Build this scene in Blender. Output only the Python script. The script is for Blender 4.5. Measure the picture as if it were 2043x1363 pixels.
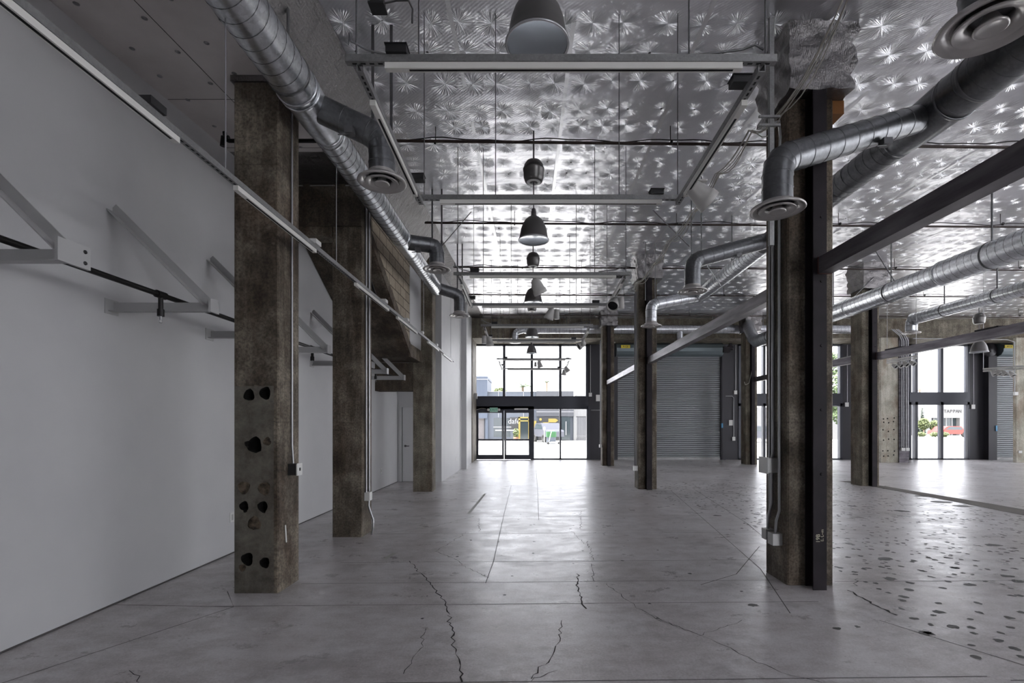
import bpy, bmesh, math, random
import numpy as np
from mathutils import Vector, Matrix
random.seed(7)
rng = np.random.RandomState(5)
PI = math.pi
for o in list(bpy.data.objects): bpy.data.objects.remove(o)
S = bpy.context.scene
COL = S.collection

# ------------------------------------------------------------------ camera
cam = bpy.data.cameras.new('camera'); co = bpy.data.objects.new('camera', cam); COL.objects.link(co)
co.location = (0, 0, 1.6); co.rotation_euler = (PI/2, 0, 0)
F = 990.0
cam.sensor_fit = 'HORIZONTAL'; cam.sensor_width = 36.0; cam.lens = F/2043*36
cam.shift_x = (1021.5-1058)/2043; cam.shift_y = (847-681.5)/2043
cam.clip_start = 0.05; cam.clip_end = 600
S.camera = co
# ------------------------------------------------------------------ world, sun, exposure
w = bpy.data.worlds.new('world'); S.world = w; w.use_nodes = True
nt = w.node_tree; bg = nt.nodes['Background']
geo = nt.nodes.new('ShaderNodeTexCoord'); sep = nt.nodes.new('ShaderNodeSeparateXYZ')
ramp = nt.nodes.new('ShaderNodeValToRGB')
nt.links.new(geo.outputs['Generated'], sep.inputs[0]); nt.links.new(sep.outputs['Z'], ramp.inputs[0])
ramp.color_ramp.elements[0].position = 0.0; ramp.color_ramp.elements[0].color = (0.955, 0.965, 1.0, 1)
ramp.color_ramp.elements[1].position = 1.0; ramp.color_ramp.elements[1].color = (0.86, 0.90, 1.0, 1)
nt.links.new(ramp.outputs[0], bg.inputs['Color']); bg.inputs['Strength'].default_value = 1.0
sun = bpy.data.lights.new('sun', 'SUN'); so = bpy.data.objects.new('sun', sun); COL.objects.link(so)
sun.energy = 4.0; sun.angle = math.radians(2); sun.color = (1, 0.96, 0.9)
so.rotation_euler = Vector((0.35, 0.04, -1.0)).to_track_quat('-Z', 'Y').to_euler(); so.location = (0, 10, 30)
S.view_settings.view_transform = 'Standard'; S.view_settings.look = 'None'
S.view_settings.exposure = 3.12; S.view_settings.gamma = 1.0; S.view_settings.use_curve_mapping = False
S.cycles.use_denoising = True; S.cycles.max_bounces = 10; S.cycles.diffuse_bounces = 6; S.cycles.glossy_bounces = 5
S.cycles.transparent_max_bounces = 16; S.cycles.sample_clamp_indirect = 6.0; S.cycles.caustics_reflective = True
def portal(x, y, z, sx, sy, rot):
    l = bpy.data.lights.new('window_portal', 'AREA'); l.shape = 'RECTANGLE'; l.size = sx; l.size_y = sy
    l.cycles.is_portal = True; l.energy = 1
    o = bpy.data.objects.new('window_portal', l); COL.objects.link(o); o.location = (x, y, z); o.rotation_euler = rot
portal(0, 22.9, 2.6, 5.4, 5.3, (-PI/2, 0, 0))
portal(11.8, 22.9, 2.6, 4.8, 5.3, (-PI/2, 0, 0))
portal(18.55, 22.9, 2.6, 2.9, 5.3, (-PI/2, 0, 0))
portal(27.3, 8, 2.6, 20, 5.0, (0, PI/2, 0))
portal(6, -7.3, 2.5, 16, 4.6, (PI/2, 0, 0))

# ------------------------------------------------------------------ materials
def mat(name, base, rough=0.5, metal=0.0, spec=0.5):
    m = bpy.data.materials.new(name); m.use_nodes = True
    b = m.node_tree.nodes['Principled BSDF']
    b.inputs['Base Color'].default_value = (*base, 1); b.inputs['Roughness'].default_value = rough
    b.inputs['Metallic'].default_value = metal
    b.inputs['Specular IOR Level'].default_value = spec
    return m
def N(m, t, **kw):
    n = m.node_tree.nodes.new(t)
    for k, v in kw.items(): setattr(n, k, v)
    return n
def L(m, a, b): m.node_tree.links.new(a, b)
def P(m): return m.node_tree.nodes['Principled BSDF']
def noise(m, scale, vec=None, detail=4, rough=0.55, mapscale=None):
    if vec is None: vec = N(m, 'ShaderNodeTexCoord').outputs['Object']
    if mapscale:
        mp = N(m, 'ShaderNodeMapping'); mp.inputs['Scale'].default_value = mapscale; L(m, vec, mp.inputs[0]); vec = mp.outputs[0]
    n = N(m, 'ShaderNodeTexNoise'); n.inputs['Scale'].default_value = scale; n.inputs['Detail'].default_value = detail
    n.inputs['Roughness'].default_value = rough; L(m, vec, n.inputs['Vector']); return n.outputs['Fac']
def cramp(m, fac, stops):
    r = N(m, 'ShaderNodeValToRGB'); e = r.color_ramp.elements
    while len(e) < len(stops): e.new(0.5)
    for i, (p, c) in enumerate(stops):
        e[i].position = p; e[i].color = (*c, 1) if len(c) == 3 else c
    L(m, fac, r.inputs[0]); return r.outputs[0]
def mix(m, fac, a, b, mode='MIX'):
    n = N(m, 'ShaderNodeMix', data_type='RGBA', blend_type=mode)
    for s, v in ((n.inputs[0], fac), (n.inputs[6], a), (n.inputs[7], b)):
        if isinstance(v, (int, float)): s.default_value = v
        elif isinstance(v, tuple): s.default_value = (*v, 1)
        else: L(m, v, s)
    return n.outputs[2]
def math_(m, op, a, b=None, c=None):
    n = N(m, 'ShaderNodeMath', operation=op)
    for i, v in enumerate((a, b, c)):
        if v is None: continue
        if isinstance(v, (int, float)): n.inputs[i].default_value = v
        else: L(m, v, n.inputs[i])
    return n.outputs[0]
def bump(m, h, strength=0.3, dist=0.01, normal=None):
    b = N(m, 'ShaderNodeBump'); b.inputs['Strength'].default_value = strength; b.inputs['Distance'].default_value = dist
    L(m, h, b.inputs['Height'])
    if normal is not None: L(m, normal, b.inputs['Normal'])
    return b.outputs[0]
M = {}
# painted drywall
m = M['white'] = mat('painted_drywall', (0.62, 0.62, 0.63), 0.55, spec=0.3)
L(m, cramp(m, noise(m, 1.2), [(0.3, (0.52, 0.52, 0.53)), (0.7, (0.57, 0.57, 0.575))]), P(m).inputs['Base Color'])
L(m, bump(m, noise(m, 90), 0.08, 0.004), P(m).inputs['Normal'])
M['white_trim'] = mat('white_trim_paint', (0.64, 0.64, 0.65), 0.4)
# brown weathered board-marked concrete
def concrete(name, dark, mid, light, sc=1.0, patch=False):
    m = mat(name, mid, 0.75, spec=0.3)
    v = N(m, 'ShaderNodeNewGeometry').outputs['Position']
    a = noise(m, 2.2*sc, v, 8, 0.62); s = noise(m, 3.0, v, 6, 0.6, (3.5, 3.5, 0.35)); f = noise(m, 45, v, 5, 0.7)
    c = cramp(m, a, [(0.36, dark), (0.50, mid), (0.66, light)])
    c = mix(m, 0.3, c, cramp(m, s, [(0.40, dark), (0.51, mid), (0.62, light)]))
    c = mix(m, 0.6, c, cramp(m, f, [(0.38, (0.2, 0.2, 0.2)), (0.6, (0.8, 0.8, 0.8))]), 'OVERLAY')
    rd = cramp(m, noise(m, 1.3, v, 7, 0.65, (1, 1, 0.5)), [(0.48, (0, 0, 0)), (0.62, (1, 1, 1))])
    c = mix(m, math_(m, 'MULTIPLY', rd, 0.55), c, mix(m, 1.0, c, (0.55, 0.40, 0.32), 'MULTIPLY'))
    sc_ = cramp(m, noise(m, 5, v, 10, 0.8, (1, 1, 0.6)), [(0.60, (0, 0, 0)), (0.68, (1, 1, 1))])
    c = mix(m, math_(m, 'MULTIPLY', sc_, 0.35), c, light)
    sp = cramp(m, noise(m, 14, v, 2, 0.4), [(0.70, (0, 0, 0)), (0.76, (1, 1, 1))])
    c = mix(m, math_(m, 'MULTIPLY', sp, 0.35), c, light)
    z = N(m, 'ShaderNodeSeparateXYZ'); L(m, v, z.inputs[0])
    line = math_(m, 'COMPARE', math_(m, 'FRACT', math_(m, 'DIVIDE', z.outputs['Z'], 1.22)), 0.33, 0.004)
    c = mix(m, math_(m, 'MULTIPLY', line, 0.4), c, dark)
    if patch:   # grey skim coat on the lower half of the front face
        edge = math_(m, 'LESS_THAN', math_(m, 'ADD', z.outputs['Z'], math_(m, 'MULTIPLY', a, 0.12)), 2.02)
        inner = math_(m, 'LESS_THAN', z.outputs['Y'], 4.704)
        inner = math_(m, 'MULTIPLY', inner, math_(m, 'LESS_THAN', z.outputs['X'], -2.43))
        k_ = math_(m, 'MULTIPLY', math_(m, 'MULTIPLY', edge, inner), 0.72)
        c = mix(m, k_, c, cramp(m, noise(m, 4, v, 9, 0.7), [(0.35, (0.065, 0.060, 0.050)), (0.5, (0.125, 0.118, 0.10)), (0.68, (0.19, 0.182, 0.155))]))
    L(m, c, P(m).inputs['Base Color'])
    h = math_(m, 'ADD', a, math_(m, 'MULTIPLY', f, 0.5))
    L(m, bump(m, h, 0.35, 0.012), P(m).inputs['Normal'])
    return m
M['conc'] = concrete('brown_board_marked_concrete', (0.045, 0.036, 0.027), (0.105, 0.087, 0.066), (0.25, 0.22, 0.175))
M['conc_lt'] = concrete('grey_board_marked_concrete', (0.08, 0.07, 0.053), (0.15, 0.133, 0.102), (0.27, 0.245, 0.195))
M['conc_skim'] = concrete('brown_concrete_with_grey_skim', (0.045, 0.036, 0.027), (0.105, 0.087, 0.066), (0.25, 0.22, 0.175), patch=True)
M['conc_pale'] = concrete('pale_concrete', (0.27, 0.255, 0.205), (0.40, 0.38, 0.315), (0.55, 0.53, 0.46))  # lightest tones of the concrete mix, for the facade piers
M['conc_dk'] = concrete('dark_concrete', (0.04, 0.032, 0.025), (0.075, 0.062, 0.048), (0.14, 0.12, 0.09))  # darkest tones of the concrete mix, for beams and stair slab
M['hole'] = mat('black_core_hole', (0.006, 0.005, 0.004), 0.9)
m = M['patch'] = mat('brown_mortar_patch', (0.07, 0.05, 0.035), 0.9)
L(m, cramp(m, noise(m, 22, detail=6), [(0.35, (0.03, 0.022, 0.015)), (0.65, (0.15, 0.115, 0.08))]), P(m).inputs['Base Color'])
# block wall
m = M['cmu'] = mat('brown_concrete_block', (0.3, 0.25, 0.19), 0.85)
g = N(m, 'ShaderNodeNewGeometry'); sx = N(m, 'ShaderNodeSeparateXYZ'); L(m, g.outputs['Position'], sx.inputs[0])
cb = N(m, 'ShaderNodeCombineXYZ'); L(m, sx.outputs['Y'], cb.inputs[0]); L(m, sx.outputs['Z'], cb.inputs[1])
bt = N(m, 'ShaderNodeTexBrick'); L(m, cb.outputs[0], bt.inputs['Vector']); bt.inputs['Scale'].default_value = 1.0
bt.inputs['Brick Width'].default_value = 0.4; bt.inputs['Row Height'].default_value = 0.2; bt.inputs['Mortar Size'].default_value = 0.011
bt.inputs['Color1'].default_value = (0.30, 0.25, 0.19, 1); bt.inputs['Color2'].default_value = (0.40, 0.34, 0.26, 1); bt.inputs['Mortar'].default_value = (0.09, 0.07, 0.05, 1)
L(m, mix(m, 0.4, bt.outputs['Color'], cramp(m, noise(m, 30, g.outputs['Position']), [(0.3, (0.2, 0.2, 0.2)), (0.7, (0.8, 0.8, 0.8))]), 'SOFT_LIGHT'), P(m).inputs['Base Color'])
# polished old floor slab
m = M['floor'] = mat('worn_concrete_floor', (0.2, 0.19, 0.19), 0.35)
v = N(m, 'ShaderNodeNewGeometry').outputs['Position']
a = noise(m, 0.7, v, 8, 0.6); b2 = noise(m, 4, v, 10, 0.72, (0.8, 1.25, 1)); f = noise(m, 60, v, 4, 0.7)
c = cramp(m, a, [(0.3, (0.41, 0.38, 0.375)), (0.5, (0.53, 0.505, 0.505)), (0.72, (0.64, 0.62, 0.625))])
c = mix(m, 0.75, c, cramp(m, b2, [(0.30, (0.34, 0.335, 0.33)), (0.68, (0.68, 0.68, 0.69))]), 'OVERLAY')
c = mix(m, 0.35, c, cramp(m, f, [(0.35, (0.3, 0.3, 0.3)), (0.65, (0.7, 0.7, 0.7))]), 'OVERLAY')
d = cramp(m, noise(m, 1.1, v, 10, 0.72), [(0.53, (0, 0, 0)), (0.66, (1, 1, 1))])
c = mix(m, math_(m, 'MULTIPLY', d, 0.5), c, (0.17, 0.155, 0.155))
L(m, c, P(m).inputs['Base Color'])
rr = N(m, 'ShaderNodeMapRange'); L(m, noise(m, 2.5, v, 9, 0.72, (0.9, 1.1, 1)), rr.inputs[0])
rr.inputs[1].default_value = 0.3; rr.inputs[2].default_value = 0.7; rr.inputs[3].default_value = 0.23; rr.inputs[4].default_value = 0.42; P(m).inputs['Specular IOR Level'].default_value = 0.5
L(m, rr.outputs[0], P(m).inputs['Roughness'])
h = math_(m, 'ADD', noise(m, 9, v, 6, 0.6), math_(m, 'MULTIPLY', f, 0.15))
L(m, bump(m, h, 0.22, 0.008), P(m).inputs['Normal'])
M['crack'] = mat('dark_floor_crack', (0.035, 0.03, 0.03), 0.9)
M['joint'] = mat('floor_saw_joint', (0.075, 0.07, 0.068), 0.8)
M['stain'] = mat('dark_adhesive_spot', (0.055, 0.052, 0.05), 0.55)
M['band'] = mat('raw_concrete_strip', (0.12, 0.105, 0.09), 0.85)
M['pale_mark'] = mat('pale_floor_scrape', (0.42, 0.42, 0.38), 0.7)
# foil insulation
m = M['foil'] = mat('reflective_foil_insulation', (0.80, 0.80, 0.83), 0.31, 1.0)
uv = N(m, 'ShaderNodeUVMap', uv_map='pin'); uv2 = N(m, 'ShaderNodeUVMap', uv_map='cell')
s1 = N(m, 'ShaderNodeSeparateXYZ'); L(m, uv.outputs[0], s1.inputs[0]); s2 = N(m, 'ShaderNodeSeparateXYZ'); L(m, uv2.outputs[0], s2.inputs[0])
dx, dy = s1.outputs[0], s1.outputs[1]
r = math_(m, 'SQRT', math_(m, 'ADD', math_(m, 'MULTIPLY', dx, dx), math_(m, 'ADD', math_(m, 'MULTIPLY', dy, dy), 1e-6)))
cv = N(m, 'ShaderNodeCombineXYZ'); L(m, math_(m, 'MULTIPLY', math_(m, 'DIVIDE', dx, r), 2.4), cv.inputs[0]); L(m, math_(m, 'MULTIPLY', math_(m, 'DIVIDE', dy, r), 2.4), cv.inputs[1])
L(m, math_(m, 'ADD', math_(m, 'MULTIPLY', s2.outputs[0], 37.0), math_(m, 'MULTIPLY', r, 1.2)), cv.inputs[2])
wr = N(m, 'ShaderNodeTexNoise'); wr.inputs['Scale'].default_value = 1.9; wr.inputs['Detail'].default_value = 3; L(m, cv.outputs[0], wr.inputs['Vector'])
fall = math_(m, 'POWER', math_(m, 'MAXIMUM', math_(m, 'SUBTRACT', 1.0, math_(m, 'DIVIDE', r, 0.21)), 0.0), 1.6)
fall = math_(m, 'MULTIPLY', fall, math_(m, 'MINIMUM', math_(m, 'MULTIPLY', r, 30.0), 1.0))
fall = math_(m, 'MULTIPLY', fall, s2.outputs[1])
hw = math_(m, 'MULTIPLY', math_(m, 'SUBTRACT', math_(m, 'MULTIPLY', math_(m, 'ABSOLUTE', math_(m, 'SUBTRACT', wr.outputs['Fac'], 0.5)), 1.0), 0.09), fall)
v = N(m, 'ShaderNodeNewGeometry').outputs['Position']
cr = noise(m, 7, v, 5, 0.6, (1.0, 0.6, 1)); cr2 = noise(m, 2.0, v, 3, 0.5)
nb = bump(m, hw, 1.0, 0.27)
nb = bump(m, cr, 0.6, 0.008, nb)
nb = bump(m, cr2, 0.6, 0.05, nb)
wv = N(m, 'ShaderNodeTexWave', wave_type='BANDS', bands_direction='DIAGONAL'); wv.inputs['Scale'].default_value = 14.0; wv.inputs['Distortion'].default_value = 1.5
L(m, v, wv.inputs['Vector']); nb = bump(m, wv.outputs['Fac'], 0.16, 0.003, nb)
L(m, nb, P(m).inputs['Normal'])
m = M['foil_plain'] = mat('dull_foil_facing', (0.22, 0.21, 0.21), 0.32, 1.0)
v = N(m, 'ShaderNodeNewGeometry').outputs['Position']
nb = bump(m, noise(m, 5, v, 6, 0.65), 1.0, 0.05)
wv = N(m, 'ShaderNodeTexWave', wave_type='BANDS', bands_direction='X'); wv.inputs['Scale'].default_value = 18.0; wv.inputs['Distortion'].default_value = 1.0
L(m, v, wv.inputs['Vector']); nb = bump(m, wv.outputs['Fac'], 0.3, 0.004, nb); L(m, nb, P(m).inputs['Normal'])
M['tape'] = mat('foil_seam_tape', (0.85, 0.85, 0.86), 0.3, 1.0)
M['pin'] = mat('dark_insulation_pin', (0.09, 0.09, 0.09), 0.5, 0.6)
m = M['board'] = mat('painted_ceiling_board', (0.6, 0.57, 0.56), 0.6)
L(m, cramp(m, noise(m, 1.5, detail=6), [(0.3, (0.54, 0.505, 0.49)), (0.7, (0.68, 0.645, 0.63))]), P(m).inputs['Base Color'])
M['rust_wood'] = mat('orange_timber_block', (0.30, 0.12, 0.03), 0.7)
# metals
def galv(name, c0, c1, rough=0.33, metal=0.95, sc=38):
    m = mat(name, c1, rough, metal)
    vo = N(m, 'ShaderNodeTexVoronoi'); vo.inputs['Scale'].default_value = sc; L(m, N(m, 'ShaderNodeTexCoord').outputs['Object'], vo.inputs['Vector'])
    hs = N(m, 'ShaderNodeSeparateColor'); L(m, vo.outputs['Color'], hs.inputs[0])
    c = cramp(m, hs.outputs[0], [(0.0, c0), (1.0, c1)])
    c = mix(m, 0.6, c, cramp(m, noise(m, 6, detail=6, rough=0.7), [(0.3, c0), (0.7, c1)]))
    L(m, c, P(m).inputs['Base Color']); return m
M['duct'] = galv('galvanised_spiral_duct', (0.42, 0.43, 0.45), (0.80, 0.82, 0.85), 0.30)
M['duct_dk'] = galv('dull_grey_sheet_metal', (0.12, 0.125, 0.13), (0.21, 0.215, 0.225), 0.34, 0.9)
M['seam'] = mat('dark_duct_seam', (0.14, 0.145, 0.15), 0.5, 0.7)
M['strut'] = galv('galvanised_strut_channel', (0.22, 0.22, 0.22), (0.36, 0.36, 0.36), 0.5, 0.7, 80)
M['strap'] = mat('dull_metal_strap', (0.16, 0.16, 0.165), 0.5, 0.7)
M['slot'] = mat('dark_channel_slot', (0.008, 0.008, 0.008), 0.8)
M['track'] = mat('off_white_light_track', (0.74, 0.73, 0.69), 0.45)
M['bracket'] = mat('grey_painted_steel', (0.42, 0.42, 0.42), 0.5)
M['diffuser'] = mat('satin_white_diffuser', (0.50, 0.48, 0.465), 0.3, 0.35)
M['spot'] = mat('matt_white_spotlight', (0.55, 0.54, 0.52), 0.45)
M['bell'] = mat('brushed_aluminium_bell', (0.16, 0.155, 0.15), 0.36, 0.8)
M['bell_rim'] = mat('pale_bell_rim', (0.5, 0.5, 0.52), 0.35, 0.6)
M['lens'] = mat('pale_bell_lens', (0.42, 0.46, 0.50), 0.12, 0.55)
M['pipe_bk'] = mat('black_iron_pipe', (0.012, 0.011, 0.011), 0.45, 0.4)
M['pipe_br'] = mat('dark_brown_sprinkler_pipe', (0.035, 0.022, 0.018), 0.5, 0.3)
M['conduit'] = mat('galvanised_conduit', (0.36, 0.36, 0.37), 0.42, 0.85)
M['box'] = mat('grey_junction_box', (0.45, 0.45, 0.44), 0.5, 0.5)
M['box_dk'] = mat('dark_junction_box', (0.04, 0.04, 0.042), 0.5, 0.5)
M['plate'] = mat('white_cover_plate', (0.7, 0.7, 0.68), 0.4)
M['wire'] = mat('pale_cable_sheath', (0.45, 0.43, 0.38), 0.6)
m = M['steel'] = mat('dark_mill_steel', (0.045, 0.038, 0.050), 0.6, 0.15, 0.3)
L(m, cramp(m, noise(m, 4, detail=6), [(0.3, (0.010, 0.008, 0.010)), (0.7, (0.024, 0.019, 0.024))]), P(m).inputs['Base Color'])
m = M['steel_lt'] = mat('bare_mill_steel_channel', (0.13, 0.115, 0.13), 0.42, 0.6)
L(m, cramp(m, noise(m, 3, detail=7, mapscale=(1, .5, 4)), [(0.35, (0.075, 0.067, 0.078)), (0.7, (0.19, 0.175, 0.192))]), P(m).inputs['Base Color'])
M['rust'] = mat('rusted_steel_end', (0.11, 0.045, 0.035), 0.8)
M['chalk'] = mat('yellow_chalk_writing', (0.55, 0.52, 0.40), 0.9)
M['frame'] = mat('slate_black_window_frame', (0.045, 0.048, 0.062), 0.4, 0.2)
M['panel'] = mat('charcoal_facade_panel', (0.03, 0.029, 0.036), 0.5, 0.1)
M['slat'] = mat('grey_roller_slat', (0.33, 0.35, 0.36), 0.40, 0.5)
M['slat_gap'] = mat('dark_slat_joint', (0.03, 0.03, 0.032), 0.7)
M['hood'] = mat('blue_grey_shutter_hood', (0.15, 0.185, 0.20), 0.4, 0.3)
M['yellow_label'] = mat('yellow_warning_label', (0.75, 0.6, 0.05), 0.5)
M['black'] = mat('matt_black', (0.01, 0.01, 0.01), 0.6)
M['exit_green'] = mat('green_exit_lettering', (0.03, 0.42, 0.22), 0.5)
M['exit_body'] = mat('pale_green_exit_face', (0.45, 0.72, 0.60), 0.5)
M['blue'] = mat('blue_sticker', (0.1, 0.35, 0.6), 0.5)
# glass: thin pane, mostly clear
m = M['glass'] = bpy.data.materials.new('clear_window_glass'); m.use_nodes = True; n = m.node_tree; n.nodes.clear()
out = n.nodes.new('ShaderNodeOutputMaterial'); mx = n.nodes.new('ShaderNodeMixShader'); tr = n.nodes.new('ShaderNodeBsdfTransparent'); gl = n.nodes.new('ShaderNodeBsdfGlossy')
fr = n.nodes.new('ShaderNodeFresnel'); fr.inputs[0].default_value = 1.35; gl.inputs['Roughness'].default_value = 0.02; tr.inputs[0].default_value = (0.95, 0.95, 0.955, 1)
n.links.new(fr.outputs[0], mx.inputs[0]); n.links.new(tr.outputs[0], mx.inputs[1]); n.links.new(gl.outputs[0], mx.inputs[2]); n.links.new(mx.outputs[0], out.inputs[0])
# street
M['road'] = mat('sunlit_concrete_street', (0.36, 0.36, 0.35), 0.8)
M['walk'] = mat('pale_sidewalk', (0.5, 0.49, 0.47), 0.8)
M['bl_blue'] = mat('slate_blue_render', (0.035, 0.045, 0.065), 0.7)  # most outdoor colours below darkened, offsetting the bright daylight in the colour itself
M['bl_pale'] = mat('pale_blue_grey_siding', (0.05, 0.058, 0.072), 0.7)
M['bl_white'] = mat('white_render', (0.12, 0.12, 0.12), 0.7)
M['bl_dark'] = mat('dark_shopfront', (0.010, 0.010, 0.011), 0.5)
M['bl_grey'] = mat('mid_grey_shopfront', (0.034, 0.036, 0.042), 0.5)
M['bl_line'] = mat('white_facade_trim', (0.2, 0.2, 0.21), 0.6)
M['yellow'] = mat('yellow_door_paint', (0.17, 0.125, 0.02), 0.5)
M['shop_glass'] = mat('shop_window_glass', (0.02, 0.027, 0.03), 0.1)
m = M['brick'] = mat('pinkish_brick', (0.3, 0.26, 0.26), 0.8)
bt = N(m, 'ShaderNodeTexBrick'); mp = N(m, 'ShaderNodeMapping'); mp.inputs['Rotation'].default_value = (PI/2, 0, 0)
L(m, N(m, 'ShaderNodeNewGeometry').outputs['Position'], mp.inputs[0]); L(m, mp.outputs[0], bt.inputs['Vector']); bt.inputs['Scale'].default_value = 3
bt.inputs['Color1'].default_value = (0.06, 0.053, 0.056, 1); bt.inputs['Color2'].default_value = (0.08, 0.074, 0.075, 1); bt.inputs['Mortar'].default_value = (0.11, 0.105, 0.105, 1)
L(m, bt.outputs[0], P(m).inputs['Base Color'])
M['green_bin'] = mat('green_plastic', (0.012, 0.07, 0.018), 0.5)
M['car_white'] = mat('pale_grey_car_paint', (0.05, 0.052, 0.065), 0.3)
M['car_red'] = mat('red_car_paint', (0.16, 0.014, 0.008), 0.3)
M['car_glass'] = mat('dark_car_glass', (0.03, 0.04, 0.045), 0.1)
M['tyre'] = mat('black_tyre', (0.015, 0.015, 0.015), 0.8)
M['leaf'] = mat('green_foliage', (0.04, 0.07, 0.018), 0.7)
M['leaf2'] = mat('yellow_green_foliage', (0.08, 0.10, 0.035), 0.7)
M['leaf3'] = mat('dark_cypress_foliage', (0.02, 0.035, 0.018), 0.7)
M['trunk'] = mat('brown_bark', (0.13, 0.10, 0.07), 0.9)
M['terracotta'] = mat('terracotta_pot', (0.13, 0.06, 0.035), 0.8)
M['scooter'] = mat('white_scooter_paint', (0.25, 0.26, 0.25), 0.4)

# ------------------------------------------------------------------ mesh builder
class MB:
    def __init__(s): s.v = []; s.f = []; s.m = []; s.sm = []
    def add(s, vs, fs, mi=0, smooth=False):
        b = len(s.v); s.v += [tuple(p) for p in vs]
        for f in fs: s.f.append(tuple(i+b for i in f)); s.m.append(mi); s.sm.append(smooth)
        return s
    def box(s, x0, x1, y0, y1, z0, z1, mi=0, ch=0):
        if ch:  # box with chamfered vertical edges
            pts = [(x0+ch, y0), (x1-ch, y0), (x1, y0+ch), (x1, y1-ch), (x1-ch, y1), (x0+ch, y1), (x0, y1-ch), (x0, y0+ch)]
            return s.prism([Vector((a, b, z0)) for a, b in pts], Vector((0, 0, z1-z0)), mi)
        vs = [(x, y, z) for z in (z0, z1) for y in (y0, y1) for x in (x0, x1)]
        return s.add(vs, [(0, 2, 3, 1), (4, 5, 7, 6), (0, 1, 5, 4), (2, 6, 7, 3), (0, 4, 6, 2), (1, 3, 7, 5)], mi)
    def prism(s, poly, ext, mi=0, caps=True):
        n = len(poly); poly = [Vector(p) for p in poly]; ext = Vector(ext)
        vs = poly+[p+ext for p in poly]
        fs = [(i, (i+1) % n, (i+1) % n+n, i+n) for i in range(n)]
        if caps: fs += [tuple(range(n))[::-1], tuple(range(n, 2*n))]
        return s.add(vs, fs, mi)
    def bar(s, a, b, wd, ht, mi=0, up=(0, 0, 1)):
        a, b = Vector(a), Vector(b); d = (b-a).normalized(); u = Vector(up)
        if abs(d.dot(u)) > 0.98: u = Vector((0, 1, 0))
        r = d.cross(u).normalized(); u = r.cross(d).normalized()
        q = [a-r*wd/2-u*ht/2, a+r*wd/2-u*ht/2, a+r*wd/2+u*ht/2, a-r*wd/2+u*ht/2]
        return s.prism(q, b-a, mi)
    def tube(s, pts, r, n=12, mi=0, caps=True, smooth=True):
        pts = [Vector(p) for p in pts]; k = len(pts); rs = r if isinstance(r, (list, tuple)) else [r]*k
        dirs = []
        for i in range(k):
            d = (pts[min(i+1, k-1)]-pts[max(i-1, 0)])
            if 0 < i < k-1:
                d = (pts[i+1]-pts[i]).normalized()+(pts[i]-pts[i-1]).normalized()
            dirs.append(d.normalized())
        u = Vector((0, 0, 1)) if abs(dirs[0].z) < 0.9 else Vector((0, 1, 0))
        u = (u-dirs[0]*u.dot(dirs[0])).normalized(); vs = []
        for i in range(k):
            u = (u-dirs[i]*u.dot(dirs[i])).normalized(); w_ = dirs[i].cross(u)
            # widen at mitres
            c = 1.0
            if 0 < i < k-1:
                c = 1.0/max(0.5, dirs[i].dot((pts[i+1]-pts[i]).normalized()))
                bend = (pts[i+1]-pts[i]).normalized()-(pts[i]-pts[i-1]).normalized()
                bd = bend.normalized() if bend.length > 1e-5 else None
            for j in range(n):
                t = 2*PI*j/n; o = u*math.cos(t)+w_*math.sin(t)
                if c > 1.0 and bd is not None: o = o+bd*(o.dot(bd))*(c-1)
                vs.append(pts[i]+o*rs[i])
        fs = [(i*n+j, i*n+(j+1) % n, (i+1)*n+(j+1) % n, (i+1)*n+j) for i in range(k-1) for j in range(n)]
        s.add(vs, fs, mi, smooth)
        if caps:
            s.add(vs[:n], [tuple(range(n))[::-1]], mi); s.add(vs[-n:], [tuple(range(n))], mi)
        return s
    def lathe(s, prof, c, ax=(0, 0, 1), n=32, mi=0, smooth=True):
        ax = Vector(ax).normalized(); u = ax.orthogonal().normalized(); w_ = ax.cross(u); c = Vector(c); k = len(prof)
        vs = [c+ax*z+(u*math.cos(2*PI*j/n)+w_*math.sin(2*PI*j/n))*max(r, 1e-4) for r, z in prof for j in range(n)]
        fs = [(i*n+j, i*n+(j+1) % n, (i+1)*n+(j+1) % n, (i+1)*n+j) for i in range(k-1) for j in range(n)]
        return s.add(vs, fs, mi, smooth)
    def build(s, name, m, parent=None, loc=None):
        me = bpy.data.meshes.new(name); o = bpy.data.objects.new(name, me); COL.objects.link(o)
        off = Vector(WL[parent.name]) if parent else (Vector(loc) if loc else Vector((0, 0, 0)))
        me.from_pydata([tuple(Vector(p)-off) for p in s.v], [], s.f)
        ms = m if isinstance(m, list) else [m]
        for k in ms: me.materials.append(M[k])
        me.polygons.foreach_set('material_index', s.m); me.polygons.foreach_set('use_smooth', s.sm)
        bm = bmesh.new(); bm.from_mesh(me); bmesh.ops.recalc_face_normals(bm, faces=bm.faces); bm.to_mesh(me); bm.free()
        me.update()
        if parent: o.parent = parent; WL[o.name] = tuple(off)
        else: o.location = off; WL[o.name] = tuple(off)
        return o
WL = {}
def tag(o, label, cat, group=None, kind=None):
    o['label'] = label; o['category'] = cat
    if group: o['group'] = group
    if kind: o['kind'] = kind
    return o
def thing(name, label, cat, loc, group=None, kind=None):
    o = bpy.data.objects.new(name, None); COL.objects.link(o); o.location = loc; o.empty_display_size = 0.1
    WL[o.name] = tuple(loc); return tag(o, label, cat, group, kind)
def struct(mb, name, m, label=None):
    o = mb.build(name, m); o['kind'] = 'structure'
    if label: o['label'] = label
    return o
def sroot(name, loc=(0, 0, 0)):
    o = bpy.data.objects.new(name, None); COL.objects.link(o); o.location = loc; WL[o.name] = tuple(loc); o['kind'] = 'structure'; return o
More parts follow.
